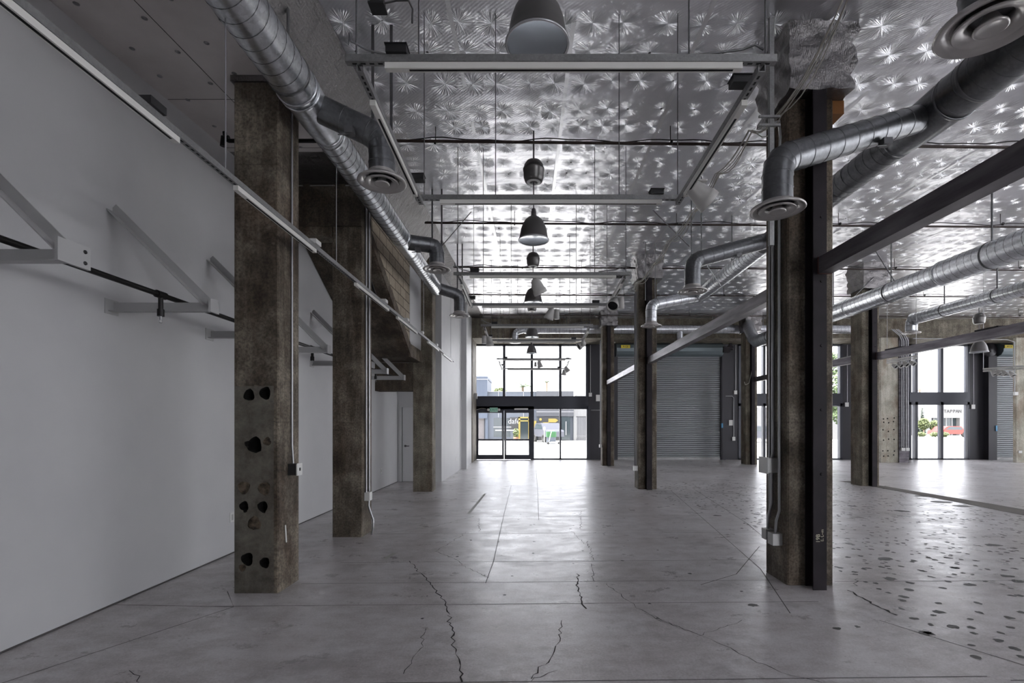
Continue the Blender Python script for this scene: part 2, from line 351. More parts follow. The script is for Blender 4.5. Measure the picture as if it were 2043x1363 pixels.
def copy_tree(o, loc, label=None, group=None, parent=None):
    c = o.copy(); COL.objects.link(c)
    if parent is None:
        c.location = loc; WL[c.name] = tuple(loc)
        if label: c['label'] = label
        if group: c['group'] = group
    else: c.parent = parent
    for ch in list(o.children): copy_tree(ch, None, parent=c)
    return c
def wrap_box(x0, x1, y0, y1, z0, z1, parent, n_=14, amp=.012):
    mb = MB()
    def q(p0, pu, pv):
        vs = []
        for i in range(n_+1):
            for j_ in range(n_+1):
                p = Vector(p0)+Vector(pu)*(i/n_)+Vector(pv)*(j_/n_)
                t_ = (p.z-z0)/(z1-z0); cx_, cy_ = (x0+x1)/2, (y0+y1)/2; f_ = 1+.10*t_*t_
                p = Vector((cx_+(p.x-cx_)*f_, cy_+(p.y-cy_)*f_, p.z))
                h = amp*(math.sin(p.x*31+p.z*17)+math.sin(p.y*27-p.z*23+p.x*9)+math.sin(p.z*41+p.x*13+p.y*5))
                p += Vector((h if p.x > cx_ else -h, h if p.y > cy_ else -h, 0))*.8; vs.append(p)
        mb.add(vs, [(a*(n_+1)+b_, (a+1)*(n_+1)+b_, (a+1)*(n_+1)+b_+1, a*(n_+1)+b_+1) for a in range(n_) for b_ in range(n_)], 0, True)
    q((x0, y0, z0), (x1-x0, 0, 0), (0, 0, z1-z0)); q((x0, y1, z0), (x1-x0, 0, 0), (0, 0, z1-z0))
    q((x0, y0, z0), (0, y1-y0, 0), (0, 0, z1-z0)); q((x1, y0, z0), (0, y1-y0, 0), (0, 0, z1-z0)); q((x0, y0, z0), (x1-x0, 0, 0), (0, y1-y0, 0))
    return mb.build('foil_wrap', 'foil_plain', parent)
def text(name, body, size, loc, rot, m, parent, depth=0.004, sx=1.0):
    cu = bpy.data.curves.new(name, 'FONT'); cu.body = body; cu.size = size; cu.extrude = depth; cu.align_x = 'CENTER'; cu.align_y = 'CENTER'
    t = bpy.data.objects.new(name, cu); COL.objects.link(t); dg = bpy.context.evaluated_depsgraph_get(); dg.update()
    me = bpy.data.meshes.new_from_object(t.evaluated_get(dg)); bpy.data.objects.remove(t)
    me.materials.clear(); me.materials.append(M[m])
    o = bpy.data.objects.new(name, me); COL.objects.link(o); o.parent = parent
    o.location = Vector(loc)-Vector(WL[parent.name]); o.rotation_euler = rot; o.scale = (sx, 1, 1); return o
def at(px, py, d): return Vector(((px-1058)/F*d, d, 1.6+(847-py)/F*d))
def zc(y): return 5.33+0.0365*y      # underside of the sloping foil ceiling

# ================================================================== SHELL
fl = struct(MB().box(-3.9, 27.4, -7.4, 22.75, -0.2, 0), 'floor', 'floor', 'worn grey concrete floor with joints, cracks and dark spots')
# joints
j = MB()
def strip(mb, pts, wd, z=0.0012, mi=0):
    pts = [Vector((p[0], p[1], z)) for p in pts]; vs = []
    for i, p in enumerate(pts):
        d = (pts[min(i+1, len(pts)-1)]-pts[max(i-1, 0)]).normalized(); nrm = Vector((-d.y, d.x, 0)); k = wd[i] if isinstance(wd, list) else wd
        vs += [p+nrm*k/2, p-nrm*k/2]
    mb.add(vs, [(2*i, 2*i+1, 2*i+3, 2*i+2) for i in range(len(pts)-1)], mi)
for y, x0, x1 in ((3.09, -2.6, 2.9), (4.42, -2.9, 2.6), (5.04, -2.3, 2.5), (5.8, -2.2, 2.7), (7.3, -2.3, 3.3), (8.65, -2.3, 3.3), (10.6, -2.3, 3.6), (13, -2.4, 4)):
    strip(j, [(x0, y-0.06), ((x0+x1)/2, y), (x1, y+0.06)], 0.007)
for pts in ([(-0.5, 13), (-0.47, 9), (-0.43, 5.8), (-0.45, 5.0)], [(0.2, 17.6), (0.18, 12), (0.14, 8.3)], [(3.4, 12), (2.55, 5.5), (2.2, 4.2)], [(4.0, 11.9), (3.5, 8), (3.1, 6)],
            [(2.85, 4.05), (3.5, 2.9), (3.7, 2.4)], [(3.1, 5.05), (8.7, 5.15)], [(3.0, 3.1), (5.6, 3.12)], [(-3.68, 4.4), (-2.6, 4.35), (-2.9, 4.75)], [(-2.6, 4.35), (-3.3, 3.0), (-3.6, 2.4)], [(1.7, 4.95), (2.2, 5.3), (3.0, 6.5)]):
    strip(j, pts, 0.008)
j.build('floor_joint', 'joint', fl)
ck = MB()
def crack(pts, wd=0.009):
    P0 = [Vector((a, b, 0)) for a, b in pts]; out = []
    for i in range(len(P0)-1):
        seg = P0[i+1]-P0[i]; n_ = max(2, int(seg.length/0.05))
        for k in range(n_):
            p = P0[i]+seg*k/n_; out.append((p.x+random.gauss(0, 0.011), p.y+random.gauss(0, 0.011)))
    out.append(pts[-1]); strip(ck, out, [max(0.002, random.gauss(wd*.75, wd*0.3)) for _ in out])
def fp(px, py): d = 1584/(py-847); return ((px-1058)/F*d, d)
for pts, wd in (([(817, 1120), (855, 1160), (880, 1190), (895, 1220), (905, 1280), (918, 1330), (922, 1361)], .011), ([(870, 1100), (905, 1115), (935, 1135), (975, 1153)], .006),
                ([(1108, 1340), (1060, 1360)], .006), ([(1120, 1240), (1115, 1280), (1105, 1305), (1060, 1355)], .007), ([(1170, 1080), (1185, 1118)], .007), ([(1180, 1125), (1186, 1160)], .007),
                ([(750, 1066), (860, 1052), (945, 1031)], .010), ([(930, 1063), (870, 1100)], .006), ([(1210, 1165), (1260, 1205), (1310, 1235), (1400, 1268)], .006),
                ([(1290, 1225), (1390, 1265), (1480, 1305), (1560, 1342), (1640, 1362)], .006), ([(1480, 1240), (1420, 1260), (1390, 1270)], .004), ([(850, 1255), (840, 1290), (805, 1345)], .006),
                ([(955, 1035), (957, 1060)], .008), ([(1692, 1178), (1740, 1205), (1790, 1228)], .022), ([(1700, 1170), (1712, 1155)], .01), ([(260, 1340), (275, 1350), (278, 1362)], .006),
                ([(1150, 1145), (1152, 1165), (1160, 1200), (1170, 1215)], .016), ([(1160, 1020), (1158, 1055)], .008), ([(1140, 1060), (1165, 1085)], .006)):
    crack([fp(*p) for p in pts], wd)
ck.build('floor_crack', 'crack', fl)
sp = MB()
def blob(mb, x, y, r, z=0.0015, asp=1.0, ang=0.0, n=11):
    vs = []
    for k in range(n):
        t = 2*PI*k/n; q = r*random.uniform(0.7, 1.25); a, b = q*math.cos(t), q*asp*math.sin(t)
        vs.append((x+a*math.cos(ang)-b*math.sin(ang), y+a*math.sin(ang)+b*math.cos(ang), z))
    mb.add(vs, [tuple(range(n))])
for (px, py, r_) in ((1765, 1115, .10), (1775, 1155, .07), (1983, 1088, .09), (1890, 1113, .05), (1905, 1133, .045), (1872, 1221, .055), (1863, 1228, .03), (1845, 1263, .05), (1503, 1208, .05), (1935, 1167, .06), (2010, 1150, .07), (2030, 1160, .07), (1800, 1020, .14), (1880, 1002, .2), (1840, 990, .16), (1920, 1010, .16), (1700, 1010, .1), (1430, 1029, .07), (1510, 1026, .07), (1640, 985, .12)):
    x, y = fp(px, py); blob(sp, x, y, r_, asp=0.7, ang=random.uniform(-.4, .4), n=15)
for (zx, zy) in ((1690,1025),(1600,1065),(1695,1070),(1710,1100),(1470,1100),(1840,1138),(1925,1180),(1695,1163),(1715,1225),(1960,1225),(1855,1098),(1900,1068),(1740,990),(1520,940),(1730,940),(1335,905),(1330,925),(1325,970),(985,1075),(1090,1065),(1960,988),(1890,1015),(1390,1022),(1480,1053),(1545,860),(1480,800),(1440,770),(1650,780),(1780,760),(1870,765),(1905,705),(1600,752),(1720,715),(1850,680),(1905,862),(1910,900),(1950,900),(1250,745),(1140,730),(1075,775),(1190,835),(1135,828),(1205,865),(1255,885),(1365,868),(1370,832),(1570,825),(1770,825),(1860,840),(1320,745),(1390,715),(1500,710)):
    x, y = fp(1300+zx/2.657, 850+zy/2.657); blob(sp, x, y, random.uniform(.022, .036)*(1 if zx < 1300 else 1.15), asp=random.uniform(.6, 1), ang=random.uniform(0, 3))
k = 0
while k < 1150:
    u, v_ = random.uniform(2.9, 8.6), random.uniform(2.4, 13.5)
    if u < 2.75+0.08*v_ and v_ < 9: continue
    if v_ < 5.3: continue
    px = 1058+u/v_*F
    if px > 2120: continue
    gx, gy = round(u/0.28)*0.28+random.gauss(0, .09), round(v_/0.28)*0.28+random.gauss(0, .09)
    blob(sp, gx, gy, random.uniform(.014, .036)*(1.35 if gy < 5 else 1), asp=random.uniform(.6, 1), ang=random.uniform(0, 3)); k += 1
for _ in range(40):
    x, y = random.uniform(-1, 2.2), random.uniform(3.2, 9); blob(sp, x, y, random.uniform(.008, .022))
st = sp.build('floor_spot', 'stain', fl); st['kind'] = 'stuff'
strip_ = MB(); strip(strip_, [(8.85, 14.0), (8.98, 12.7), (9.02, 10), (8.95, 8.3), (8.9, 6)], [.34, .36, .5, .62, .6], 0.004)
strip_.build('floor_strip', 'band', fl)
mk = MB(); strip(mk, [fp(769, 1115), fp(787, 1104)], 0.055, 0.0016); strip(mk, [fp(935, 1025), fp(968, 985)], .05, .0013); mk.build('floor_scrape', 'pale_mark', fl)

# --- left walls
struct(MB().box(-3.9, -3.7, -7.4, 13.8, 0, 5.75), 'wall_left', 'white', 'tall white painted wall along the left side')
struct(MB().box(-3.9, -2.47, 13.8, 14.0, 2.16, 6.2).box(-3.9, -3.66, 13.8, 14.0, 0, 2.16).box(-2.72, -2.47, 13.8, 14.0, 0, 2.16), 'wall_alcove', 'white', 'white wall around the alcove door')
struct(MB().box(-2.67, -2.47, 14.0, 22.7, 0, 6.3).box(-2.5, -2.29, 17.8, 18.15, 0, 6.2), 'wall_left_far', 'white', 'white wall with a shallow pilaster beside the storefront')
struct(MB().box(-3.9, -2.5, 14.01, 14.1, 0, 6.2), 'wall_alcove_light_stop', 'white')  # unseen backing added to stop daylight leaking around the door frame
dr = sroot('door_1') 
MB().box(-3.56, -2.80, 13.83, 13.88, 0.01, 2.08).build('door_leaf', 'white_trim', dr)
MB().box(-3.66, -3.58, 13.78, 14.0, 0, 2.16).box(-2.78, -2.70, 13.78, 14.0, 0, 2.16).box(-3.58, -2.78, 13.78, 14.0, 2.08, 2.16).build('door_frame', 'white', dr)
MB().tube([(-3.48, 13.83, 1.0), (-3.48, 13.76, 1.0), (-3.36, 13.76, 1.0)], .011, 8).lathe([(.03, 0), (.03, .012), (0, .012)], (-3.48, 13.83, 1.0), (0, -1, 0), 16).build('door_handle', 'steel_lt', dr)
struct(MB().box(-3.7, -3.69, -5, 13.8, 0, .012), 'baseboard_left', 'joint')
# outlets and switches on the left walls
for y, z, lb in ((6.15, .45, 'white wall outlet between the first two left columns'), (12.3, .45, 'white wall outlet in front of the alcove door')):
    tag(MB().box(-3.7, -3.692, y-.04, y+.04, z-.06, z+.06).box(-3.692, -3.689, y-.018, y+.018, z-.035, z+.035, 1).build('wall_outlet', ['plate', 'box']), lb, 'outlet')
tag(MB().box(-2.47, -2.462, 16.6, 16.68, .4, .52).build('wall_outlet', 'plate'), 'white wall outlet on the far white wall before the pilaster', 'outlet')

# --- other enclosing walls with unseen windows added and sized to bring in daylight
def wall_with_added_windows(axis, pos, a0, a1, z1, wins, name, wz=(0.4, 4.9)):
    mb = MB(); fr_ = MB(); gl_ = MB(); t = .2
    def bx(m_, u0, u1, z0, z1_, p0, p1, mi=0):
        if axis == 'x': m_.box(p0, p1, u0, u1, z0, z1_, mi)
        else: m_.box(u0, u1, p0, p1, z0, z1_, mi)
    e = a0
    for (u0, u1) in wins:
        bx(mb, e, u0, 0, z1, pos, pos+t); bx(mb, u0, u1, 0, wz[0], pos, pos+t); bx(mb, u0, u1, wz[1], z1, pos, pos+t); e = u1
        n_ = max(1, round((u1-u0)/1.5))
        for k in range(n_+1):
            q = u0+(u1-u0)*k/n_; bx(fr_, max(u0, q-.03), min(u1, q+.03), wz[0], wz[1], pos+.05, pos+.13)
        bx(fr_, u0, u1, 2.5, 2.6, pos+.06, pos+.12); bx(gl_, u0, u1, wz[0], wz[1], pos+.085, pos+.095)
    bx(mb, e, a1, 0, z1, pos, pos+t)
    w_ = struct(mb, name, 'white'); return fr_, gl_
f1, g1 = wall_with_added_windows('x', 27.2, -7.4, 22.75, 6.4, [(-6.5, 1), (1.6, 11), (11.6, 21.5)], 'wall_right')
wr_ = sroot('window_4'); f1.build('window_frame', 'frame', wr_); g1.build('window_pane', 'glass', wr_)
f1, g1 = wall_with_added_windows('y', -7.4, -3.9, 27.4, 6.2, [(6, 10.5), (15, 22)], 'wall_back')
wr_ = sroot('window_5'); f1.build('window_frame', 'frame', wr_); g1.build('window_pane', 'glass', wr_)

# ------------------------------------------------------------------ foil ceiling
def foil_ceiling():
    V = []; Fc = []; UV = []; UC = []; MI = []
    xs = [-1.95]
    while xs[-1] < 27.2: xs.append(xs[-1]+random.uniform(.31, .39))
    ys = [-7.4]; alt = [.34, .62, .40, .33, .66, .42]; k = 0
    while ys[-1] < 21.0: ys.append(ys[-1]+alt[k % 6]*random.uniform(.92, 1.08)); k += 1
    pins = MB()
    for iy in range(len(ys)-1):
        for ix in range(len(xs)-1):
            x0, x1, y0, y1 = xs[ix], xs[ix+1], ys[iy], ys[iy+1]
            near = (x0 < 8 and 2.5 < y0 < 12); n_ = 10 if near else 4
            yr = (y0+y1)/2; cx = (x0+x1)/2+random.uniform(-.06, .06); cy = yr+random.uniform(-.03, .03); rnd = random.random(); amp = random.choice([.25, .5, .8, 1.1, 1.5])*((.4 if abs(x0) < 2.2 else .75) if y0 > 7.3 else 1.0)
            b = len(V); g_ = np.linspace(0, 1, n_+1)
            for v_ in g_:
                for u in g_:
                    X = x0+(x1-x0)*u; Y = y0+(y1-y0)*v_; dx_, dy_ = X-cx, Y-cy
                    r_ = math.hypot(dx_, dy_); ed = (4*u*(1-u))*(4*v_*(1-v_))
                    # foil sags between pins, creases along each pin row
                    sag = .006*math.exp(-r_/.05)*min(1, ed*3)+.002*math.exp(-abs(Y-yr-.02*math.sin(X*5))/.05)*min(1, 8*v_*(1-v_))
                    low = .016*math.sin(X*1.7+Y*.9)+.012*math.sin(X*.8-Y*2.3+1)+.010*math.sin(Y*5.1+X*.3)
                    V.append((X, Y, zc(Y)-.035+sag*0.42+low*.55)); UV.append((dx_, dy_)); UC.append((rnd, amp*min(1, ed*8)))
            for a in range(n_):
                for c_ in range(n_):
                    i0 = b+a*(n_+1)+c_; Fc.append((i0, i0+n_+1, i0+n_+2, i0+1))
            if cy < 17 and cx < 16:
                z_ = zc(cy)-.02; pins.lathe([(.0001, -.012), (.014, -.010), (.016, -.004), (.008, .01)], (cx, cy, z_+.008), n=8)
    me = bpy.data.meshes.new('ceiling'); me.from_pydata(V, [], Fc); me.materials.append(M['foil'])
    me.polygons.foreach_set('use_smooth', [True]*len(Fc))
    li = np.empty(len(me.loops), dtype=np.int32); me.loops.foreach_get('vertex_index', li)
    for nm, arr in (('pin', UV), ('cell', UC)):
        l_ = me.uv_layers.new(name=nm); l_.data.foreach_set('uv', np.array(arr, dtype=np.float32)[li].ravel())
    bq = bmesh.new(); bq.from_mesh(me); bmesh.ops.remove_doubles(bq, verts=bq.verts, dist=2e-4); bq.to_mesh(me); bq.free(); me.update()
    o = bpy.data.objects.new('ceiling', me); COL.objects.link(o); WL[o.name] = (0, 0, 0); o['kind'] = 'structure'; o['label'] = 'silver foil insulation tufted to the sloping ceiling'
    p = pins.build('ceiling_pin', 'pin', o); p['kind'] = 'stuff'
    tp = MB()
    x = -0.75; k = 0
    while x < 16:
        sl = random.uniform(-.012, .012)
        for y in np.arange(2, 20, .4):
            zA, zB = zc(y)-.045, zc(y+.4)-.045
            a = x+sl*y; b_ = x+sl*(y+.4); tp.add([(a-.022, y, zA), (a+.022, y, zA), (b_+.022, y+.4, zB), (b_-.022, y+.4, zB)], [(0, 1, 2, 3)])
        x += 1.19
    tp.build('seam_tape', 'tape', o)
    return o
ceil = foil_ceiling()
struct(MB().prism([(-4.1, -7.6, zc(-7.6)+.06), (27.6, -7.6, zc(-7.6)+.06), (27.6, -7.6, zc(-7.6)+.3), (-4.1, -7.6, zc(-7.6)+.3)], (0, 30.6, .0365*30.6)), 'ceiling_deck', 'board')
# low white board ceiling on the left and the wrapped slope beside it
lz = lambda y: 4.72+0.038*y
lc = MB()
def slope_slab(mb, x0, x1, y0, y1, zf, t=.06, mi=0):
    vs = [(x0, y0, zf(y0)), (x1, y0, zf(y0)), (x1, y1, zf(y1)), (x0, y1, zf(y1))]; vs += [(a, b, c+t) for a, b, c in vs]
    mb.add(vs, [(0, 1, 2, 3), (7, 6, 5, 4), (0, 4, 5, 1), (1, 5, 6, 2), (2, 6, 7, 3), (3, 7, 4, 0)], mi)
slope_slab(lc, -3.7, -2.32, -7.2, 6.1, lz)
lo = struct(lc, 'ceiling_left_board', 'board', 'low white board ceiling dotted with washers')
wa = MB()
for i in range(9):
    for q, x in enumerate((-3.5, -3.1, -2.75, -2.5)):
        y = 2.6+i*.42+random.uniform(-.06, .06)+(q % 2)*.14; x += random.uniform(-.04, .04)
        wa.lathe([(.001, -.008), (.008, -.008), (.009, -.004), (.022, -.003), (.022, .001)], (x, y, lz(y)), n=12)
wa.build('ceiling_washer', 'strut', lo)
se = MB()
for y in (3.55, 5.05, 6.0): se.box(-3.69, -2.33, y, y+.006, lz(y)-.002, lz(y)+.002)
slope_slab(se, -3.05, -3.044, 2, 6.1, lambda y: lz(y)-.002, .003); se.build('board_seam', 'joint', lo)
fc = MB(); slope_slab(fc, -3.7, -2.32, 6.1, 10.9, lz); 
fc.add([(-2.32, -7.2, lz(-7.2)), (-2.32, 10.9, lz(10.9)), (-1.93, 10.9, zc(10.9)-.03), (-1.93, -7.2, zc(-7.2)-.03)], [(0, 1, 2, 3)])
fc.add([(-2.32, 10.9, lz(10.9)), (-3.7, 10.9, lz(10.9)), (-3.7, 10.9, zc(10.9)), (-1.93, 10.9, zc(10.9)-.03)], [(0, 1, 2, 3)])
fc.add([(-3.7, 10.9, zc(10.9)-.01), (-1.9, 10.9, zc(10.9)-.01), (-1.9, 21.0, zc(21)-.01), (-3.7, 21.0, zc(21)-.01)], [(0, 1, 2, 3)])
struct(fc, 'ceiling_left_foil', 'foil_plain', 'dull foil facing wrapped over the step beside the duct')

# ================================================================== CONCRETE ON THE LEFT
def bool_column():
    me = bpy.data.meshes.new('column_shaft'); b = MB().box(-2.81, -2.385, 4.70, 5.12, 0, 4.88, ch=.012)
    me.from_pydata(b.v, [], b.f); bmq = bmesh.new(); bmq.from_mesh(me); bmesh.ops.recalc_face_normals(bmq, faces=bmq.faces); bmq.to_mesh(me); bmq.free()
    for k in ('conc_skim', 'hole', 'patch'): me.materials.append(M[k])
    o = bpy.data.objects.new('column_shaft', me); COL.objects.link(o)
    c = bpy.data.meshes.new('cut'); cb_ = MB(); K = .004747
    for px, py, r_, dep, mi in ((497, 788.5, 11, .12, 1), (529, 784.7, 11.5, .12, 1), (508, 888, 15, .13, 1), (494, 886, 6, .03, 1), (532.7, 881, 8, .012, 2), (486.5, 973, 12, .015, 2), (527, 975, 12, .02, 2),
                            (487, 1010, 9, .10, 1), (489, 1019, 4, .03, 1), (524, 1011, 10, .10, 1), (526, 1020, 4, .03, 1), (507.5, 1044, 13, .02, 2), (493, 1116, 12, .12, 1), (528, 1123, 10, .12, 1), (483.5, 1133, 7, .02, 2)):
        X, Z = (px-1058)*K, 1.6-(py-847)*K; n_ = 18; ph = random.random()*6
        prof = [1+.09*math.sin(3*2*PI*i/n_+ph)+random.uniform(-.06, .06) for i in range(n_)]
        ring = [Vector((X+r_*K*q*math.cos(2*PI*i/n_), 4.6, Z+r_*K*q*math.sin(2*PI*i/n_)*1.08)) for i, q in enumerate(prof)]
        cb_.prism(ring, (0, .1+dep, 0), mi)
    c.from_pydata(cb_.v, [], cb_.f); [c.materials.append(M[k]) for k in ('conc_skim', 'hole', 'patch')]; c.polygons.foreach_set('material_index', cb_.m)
    bmq = bmesh.new(); bmq.from_mesh(c); bmesh.ops.recalc_face_normals(bmq, faces=bmq.faces); bmq.to_mesh(c); bmq.free()
    co_ = bpy.data.objects.new('cut', c); COL.objects.link(co_)
    md = o.modifiers.new('b', 'BOOLEAN'); md.object = co_; md.operation = 'DIFFERENCE'; md.solver = 'EXACT'; md.use_self = True
    dg = bpy.context.evaluated_depsgraph_get(); dg.update(); nm = bpy.data.meshes.new_from_object(o.evaluated_get(dg))
    bpy.data.objects.remove(o); bpy.data.objects.remove(co_); o = bpy.data.objects.new('column_shaft', nm); COL.objects.link(o); return o
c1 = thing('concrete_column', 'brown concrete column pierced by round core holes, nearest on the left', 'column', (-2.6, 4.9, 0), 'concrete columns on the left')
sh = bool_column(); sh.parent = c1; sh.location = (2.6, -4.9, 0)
MB().box(-2.83, -2.33, 4.68, 5.14, 4.84, 5.0).build('foil_wrap', 'foil_plain', c1)
MB().bar((-2.384, 4.83, .62), (-2.379, 4.84, .45), .004, .02).build('tape_scrap', 'plate', c1)
c2 = thing('concrete_column', 'brown concrete column under the cross beam with conduits down its right side', 'column', (-2.6, 7.25, 0), 'concrete columns on the left')
MB().box(-2.81, -2.385, 7.04, 7.46, 0, 4.40, ch=.012).build('column_shaft', 'conc', c2)
c3 = thing('concrete_column', 'brown concrete column in front of the alcove door, farthest on the left', 'column', (-2.6, 12.0, 0), 'concrete columns on the left')
MB().box(-2.79, -2.33, 11.8, 12.2, 0, 5.72, ch=.012).build('column_shaft', 'conc_lt', c3)
hb = thing('header_beam', 'dark concrete beam crossing above the second left column', 'beam', (-3, 7.2, 4.4))
MB().box(-3.7, -2.385, 6.99, 7.46, 4.40, 4.985).build('beam_body', 'conc_dk', hb)
MB().box(-3.7, -2.82, 7.02, 7.3, 4.27, 4.40).build('beam_ledge', 'conc', hb)
g_ = MB(); g_.box(-3.68, -3.2, 6.975, 6.99, 4.955, 4.968); g_.box(-3.1, -2.75, 6.975, 6.99, 4.955, 4.968); g_.box(-2.6, -2.4, 6.975, 6.99, 4.955, 4.968); g_.build('light_gap_strip', 'tape', hb)  # bright foil strips standing in for the line of light above the beam
# stair with block wall
stt = thing('concrete_stair', 'concrete stair soffit with block side wall rising over the alcove', 'stair', (-3.1, 10, 3))
y0, z0, y1, z1 = 7.47, 3.07+.55*(10.77-7.47), 10.77, 3.07
MB().prism([(-3.69, y0, z0), (-3.69, y1, z1), (-3.69, 11.79, 3.07), (-3.69, 11.79, 3.30), (-3.69, y1-.1, 3.30), (-3.69, y0, z0+.25)], (1.06, 0, 0)).build('stair_slab', 'conc_dk', stt)
MB().prism([(-2.63, y0, z0-.0), (-2.63, y1, z1), (-2.63, 11.8, 3.07), (-2.63, 11.8, 3.34), (-2.63, 10.72, 3.34), (-2.63, 10.5, 3.46), (-2.63, y0, z0+.16)], (.05, 0, 0)).build('stair_stringer', 'conc', stt)
MB().prism([(-2.71, y0, z0+.1), (-2.71, 10.72, 3.30), (-2.71, 10.72, 5.10), (-2.71, y0, 5.0)], (.10, 0, 0)).build('block_wall', 'cmu', stt)
MB().box(-2.74, -2.60, 10.72, 11.8, 3.34, 5.75).build('drywall_infill', 'white', stt)
MB().tube([(-2.55, 7.9, 4.75), (-2.55, 7.9, 3.9), (-2.56, 8.2, 3.75)], .02, 10).build('drain_pipe', 'pipe_bk', stt)
tag(MB().box(-3.7, -2.79, 11.82, 12.18, 2.40, 3.07).build('landing_beam', 'conc_dk', None), 'dark concrete beam below the stair landing, spanning to the far left column', 'beam')

# ================================================================== STEEL-BRACED COLUMNS
def steel_col(name, label, x, y, ztop, wrap=None, conc='conc', group='steel-faced concrete columns'):
    t = thing('steel_faced_column', label, 'column', (x, y, 0), group)   # x = left edge of concrete, y = its front
    MB().box(x, x+.455, y, y+.46, 0, ztop, ch=.015).build('column_shaft', conc, t)
    MB().box(x+.172, x+.302, y-.145, y-.133, 0, ztop).box(x+.232, x+.242, y-.133, y-.012, 0, ztop).box(x+.172, x+.302, y-.012, y, 0, ztop).build('steel_section', 'steel', t)
    b = MB()
    for z in np.arange(.5, ztop-.3, .62): b.lathe([(.001, .010), (.012, .010), (.014, .0)], (x+.25, y-.145, z), (0, -1, 0), 6, smooth=False)
    b.build('bolt', 'steel', t)
    if wrap: wrap_box(x-.06, x+.56, y-.16, y+.5, ztop, wrap+.02, t)
    return t
n1 = steel_col('a', 'tall concrete column with dark steel facing and chalk marks, nearest on the right', 2.557, 4.93, 4.83, 5.5)
for z in (2.0, 3.9): pass
MB().box(3.0, 3.13, 4.95, 5.2, 4.70, 4.83).build('timber_block', 'rust_wood', n1)
text('chalk_writing', '19B', .055, (2.775, 4.783, .50), (PI/2, -PI/2, 0), 'chalk', n1, .0006)
text('chalk_writing', 'BPL~m', .040, (2.815, 4.783, .53), (PI/2, -PI/2, 0), 'chalk', n1, .0006)
n2 = steel_col('b', 'concrete column with dark steel facing beside the roller shutter, second on the right', 2.67, 12.25, 5.17, 5.8)
n3 = steel_col('c', 'concrete column with dark steel facing at the left edge of the roller shutter', 2.79, 19.2, 5.4, 6.03)
n4 = steel_col('d', 'pale concrete column with steel facing at the end of the floor strip', 8.62, 12.9, 5.1, 5.85, 'conc_lt')
n5 = steel_col('e', 'pale olive concrete column right of the large roller shutter with a hanging cable', 8.60, 19.8, 5.3, 6.05, 'conc_lt')
MB().tube([at(1503, 700, 19.7), at(1502, 730, 19.7), at(1498, 750, 19.7), at(1494, 765, 19.7), at(1487, 768, 19.7), at(1485, 762, 19.7)], .012, 6).build('hanging_cable', 'wire', n5)
# far right pair of facade piers
f1_ = thing('concrete_pier', 'pale concrete pier dotted with bolt holes left of the shop sign window', 'pier', (15.2, 20.8, 0))
MB().box(14.7, 15.42, 20.8, 21.6, 0, 5.24).build('pier_shaft', 'conc_pale', f1_)
for z in (.3, .5, .95, 1.35, 1.7, 1.85):
    for x in (14.8, 15.0, 15.25): MB().lathe([(.03, 0), (.03, .004), (0, .004)], (x+random.uniform(-.03, .03), 20.8, z+random.uniform(-.04, .04)), (0, -1, 0), 10).build('bolt_hole', 'hole', f1_)

MB().box(15.42, 15.83, 20.74, 20.8, .0, 5.24).box(15.42, 15.44, 20.8, 21.1, 0, 5.24).build('steel_facing', 'steel_lt', f1_)
b = MB()
for x in (15.50, 15.58, 15.68, 15.76): b.tube([(x, 20.71, .62), (x, 20.71, 5.1), (x-.1, 20.7, 5.3), (x-.5, 20.6, 5.55)], .017, 8)
b.build('conduit', 'conduit', f1_)
MB().box(15.47, 15.61, 20.66, 20.74, .5, .62).box(15.65, 15.79, 20.66, 20.74, .5, .62).build('junction_box', 'plate', f1_)
f2_ = thing('concrete_pier', 'pale concrete pier at the right edge beyond the narrow roller shutter', 'pier', (20.8, 20.8, 0))
MB().box(20.38, 21.3, 20.8, 20.95, 0, 5.24).build('pier_shaft', 'conc_pale', f2_)
MB().tube([(20.30, 20.8, 2.9), (20.30, 20.8, 5.05), (20.0, 20.8, 5.15), (16, 20.75, 5.2)], .016, 8).build('conduit', 'conduit', f2_)
MB().box(20.24, 20.38, 20.72, 20.8, 2.82, 2.96).build('junction_box', 'plate', f2_)
MB().box(20.46, 20.6, 20.78, 20.8, .4, .5).build('cover_plate', 'plate', f2_)

# --- channel beams along the column lines
def channel(name, label, x, z, y0, y1, wd=.13, ht=.14, group='bare steel channels between columns'):
    t = thing('steel_channel_beam', label, 'beam', (x, y0, z), group)
    MB().box(x, x+.01, y0, y1, z, z+ht).box(x, x+wd, y0, y1, z-.008, z).box(x, x+wd, y0, y1, z+ht, z+ht+.008).build('channel_web', 'steel_lt', t)
    b = MB(); b.box(x-.002, x+wd+.002, y1-.012, y1+.002, z-.012, z+ht+.012); b.build('end_plate', 'rust', t)
    return t
channel('b', 'dark steel channel running overhead from the near right column toward the viewer', 2.77, 3.06, .6, 4.78)
channel('b', 'bare steel channel slanting behind the near right column to the second one', 2.86, 3.09, 5.41, 12.1)
channel('b', 'short bare steel channel reaching the left edge of the roller shutter', 2.93, 3.14, 12.72, 19.05)
b1 = channel('b', 'long dark steel channel crossing in front of the far shop windows', 8.88, 3.27, 6.0, 12.75, ht=.17)
for y in (12.4, 9.9, 8.6): MB().box(8.86, 9.02, y-.5, y, 3.448, 3.475).build('top_plate', 'steel', b1)
channel('b', 'steel channel seen between the near right column and the pale column', 8.88, 3.3, 13.4, 19.6, ht=.17)

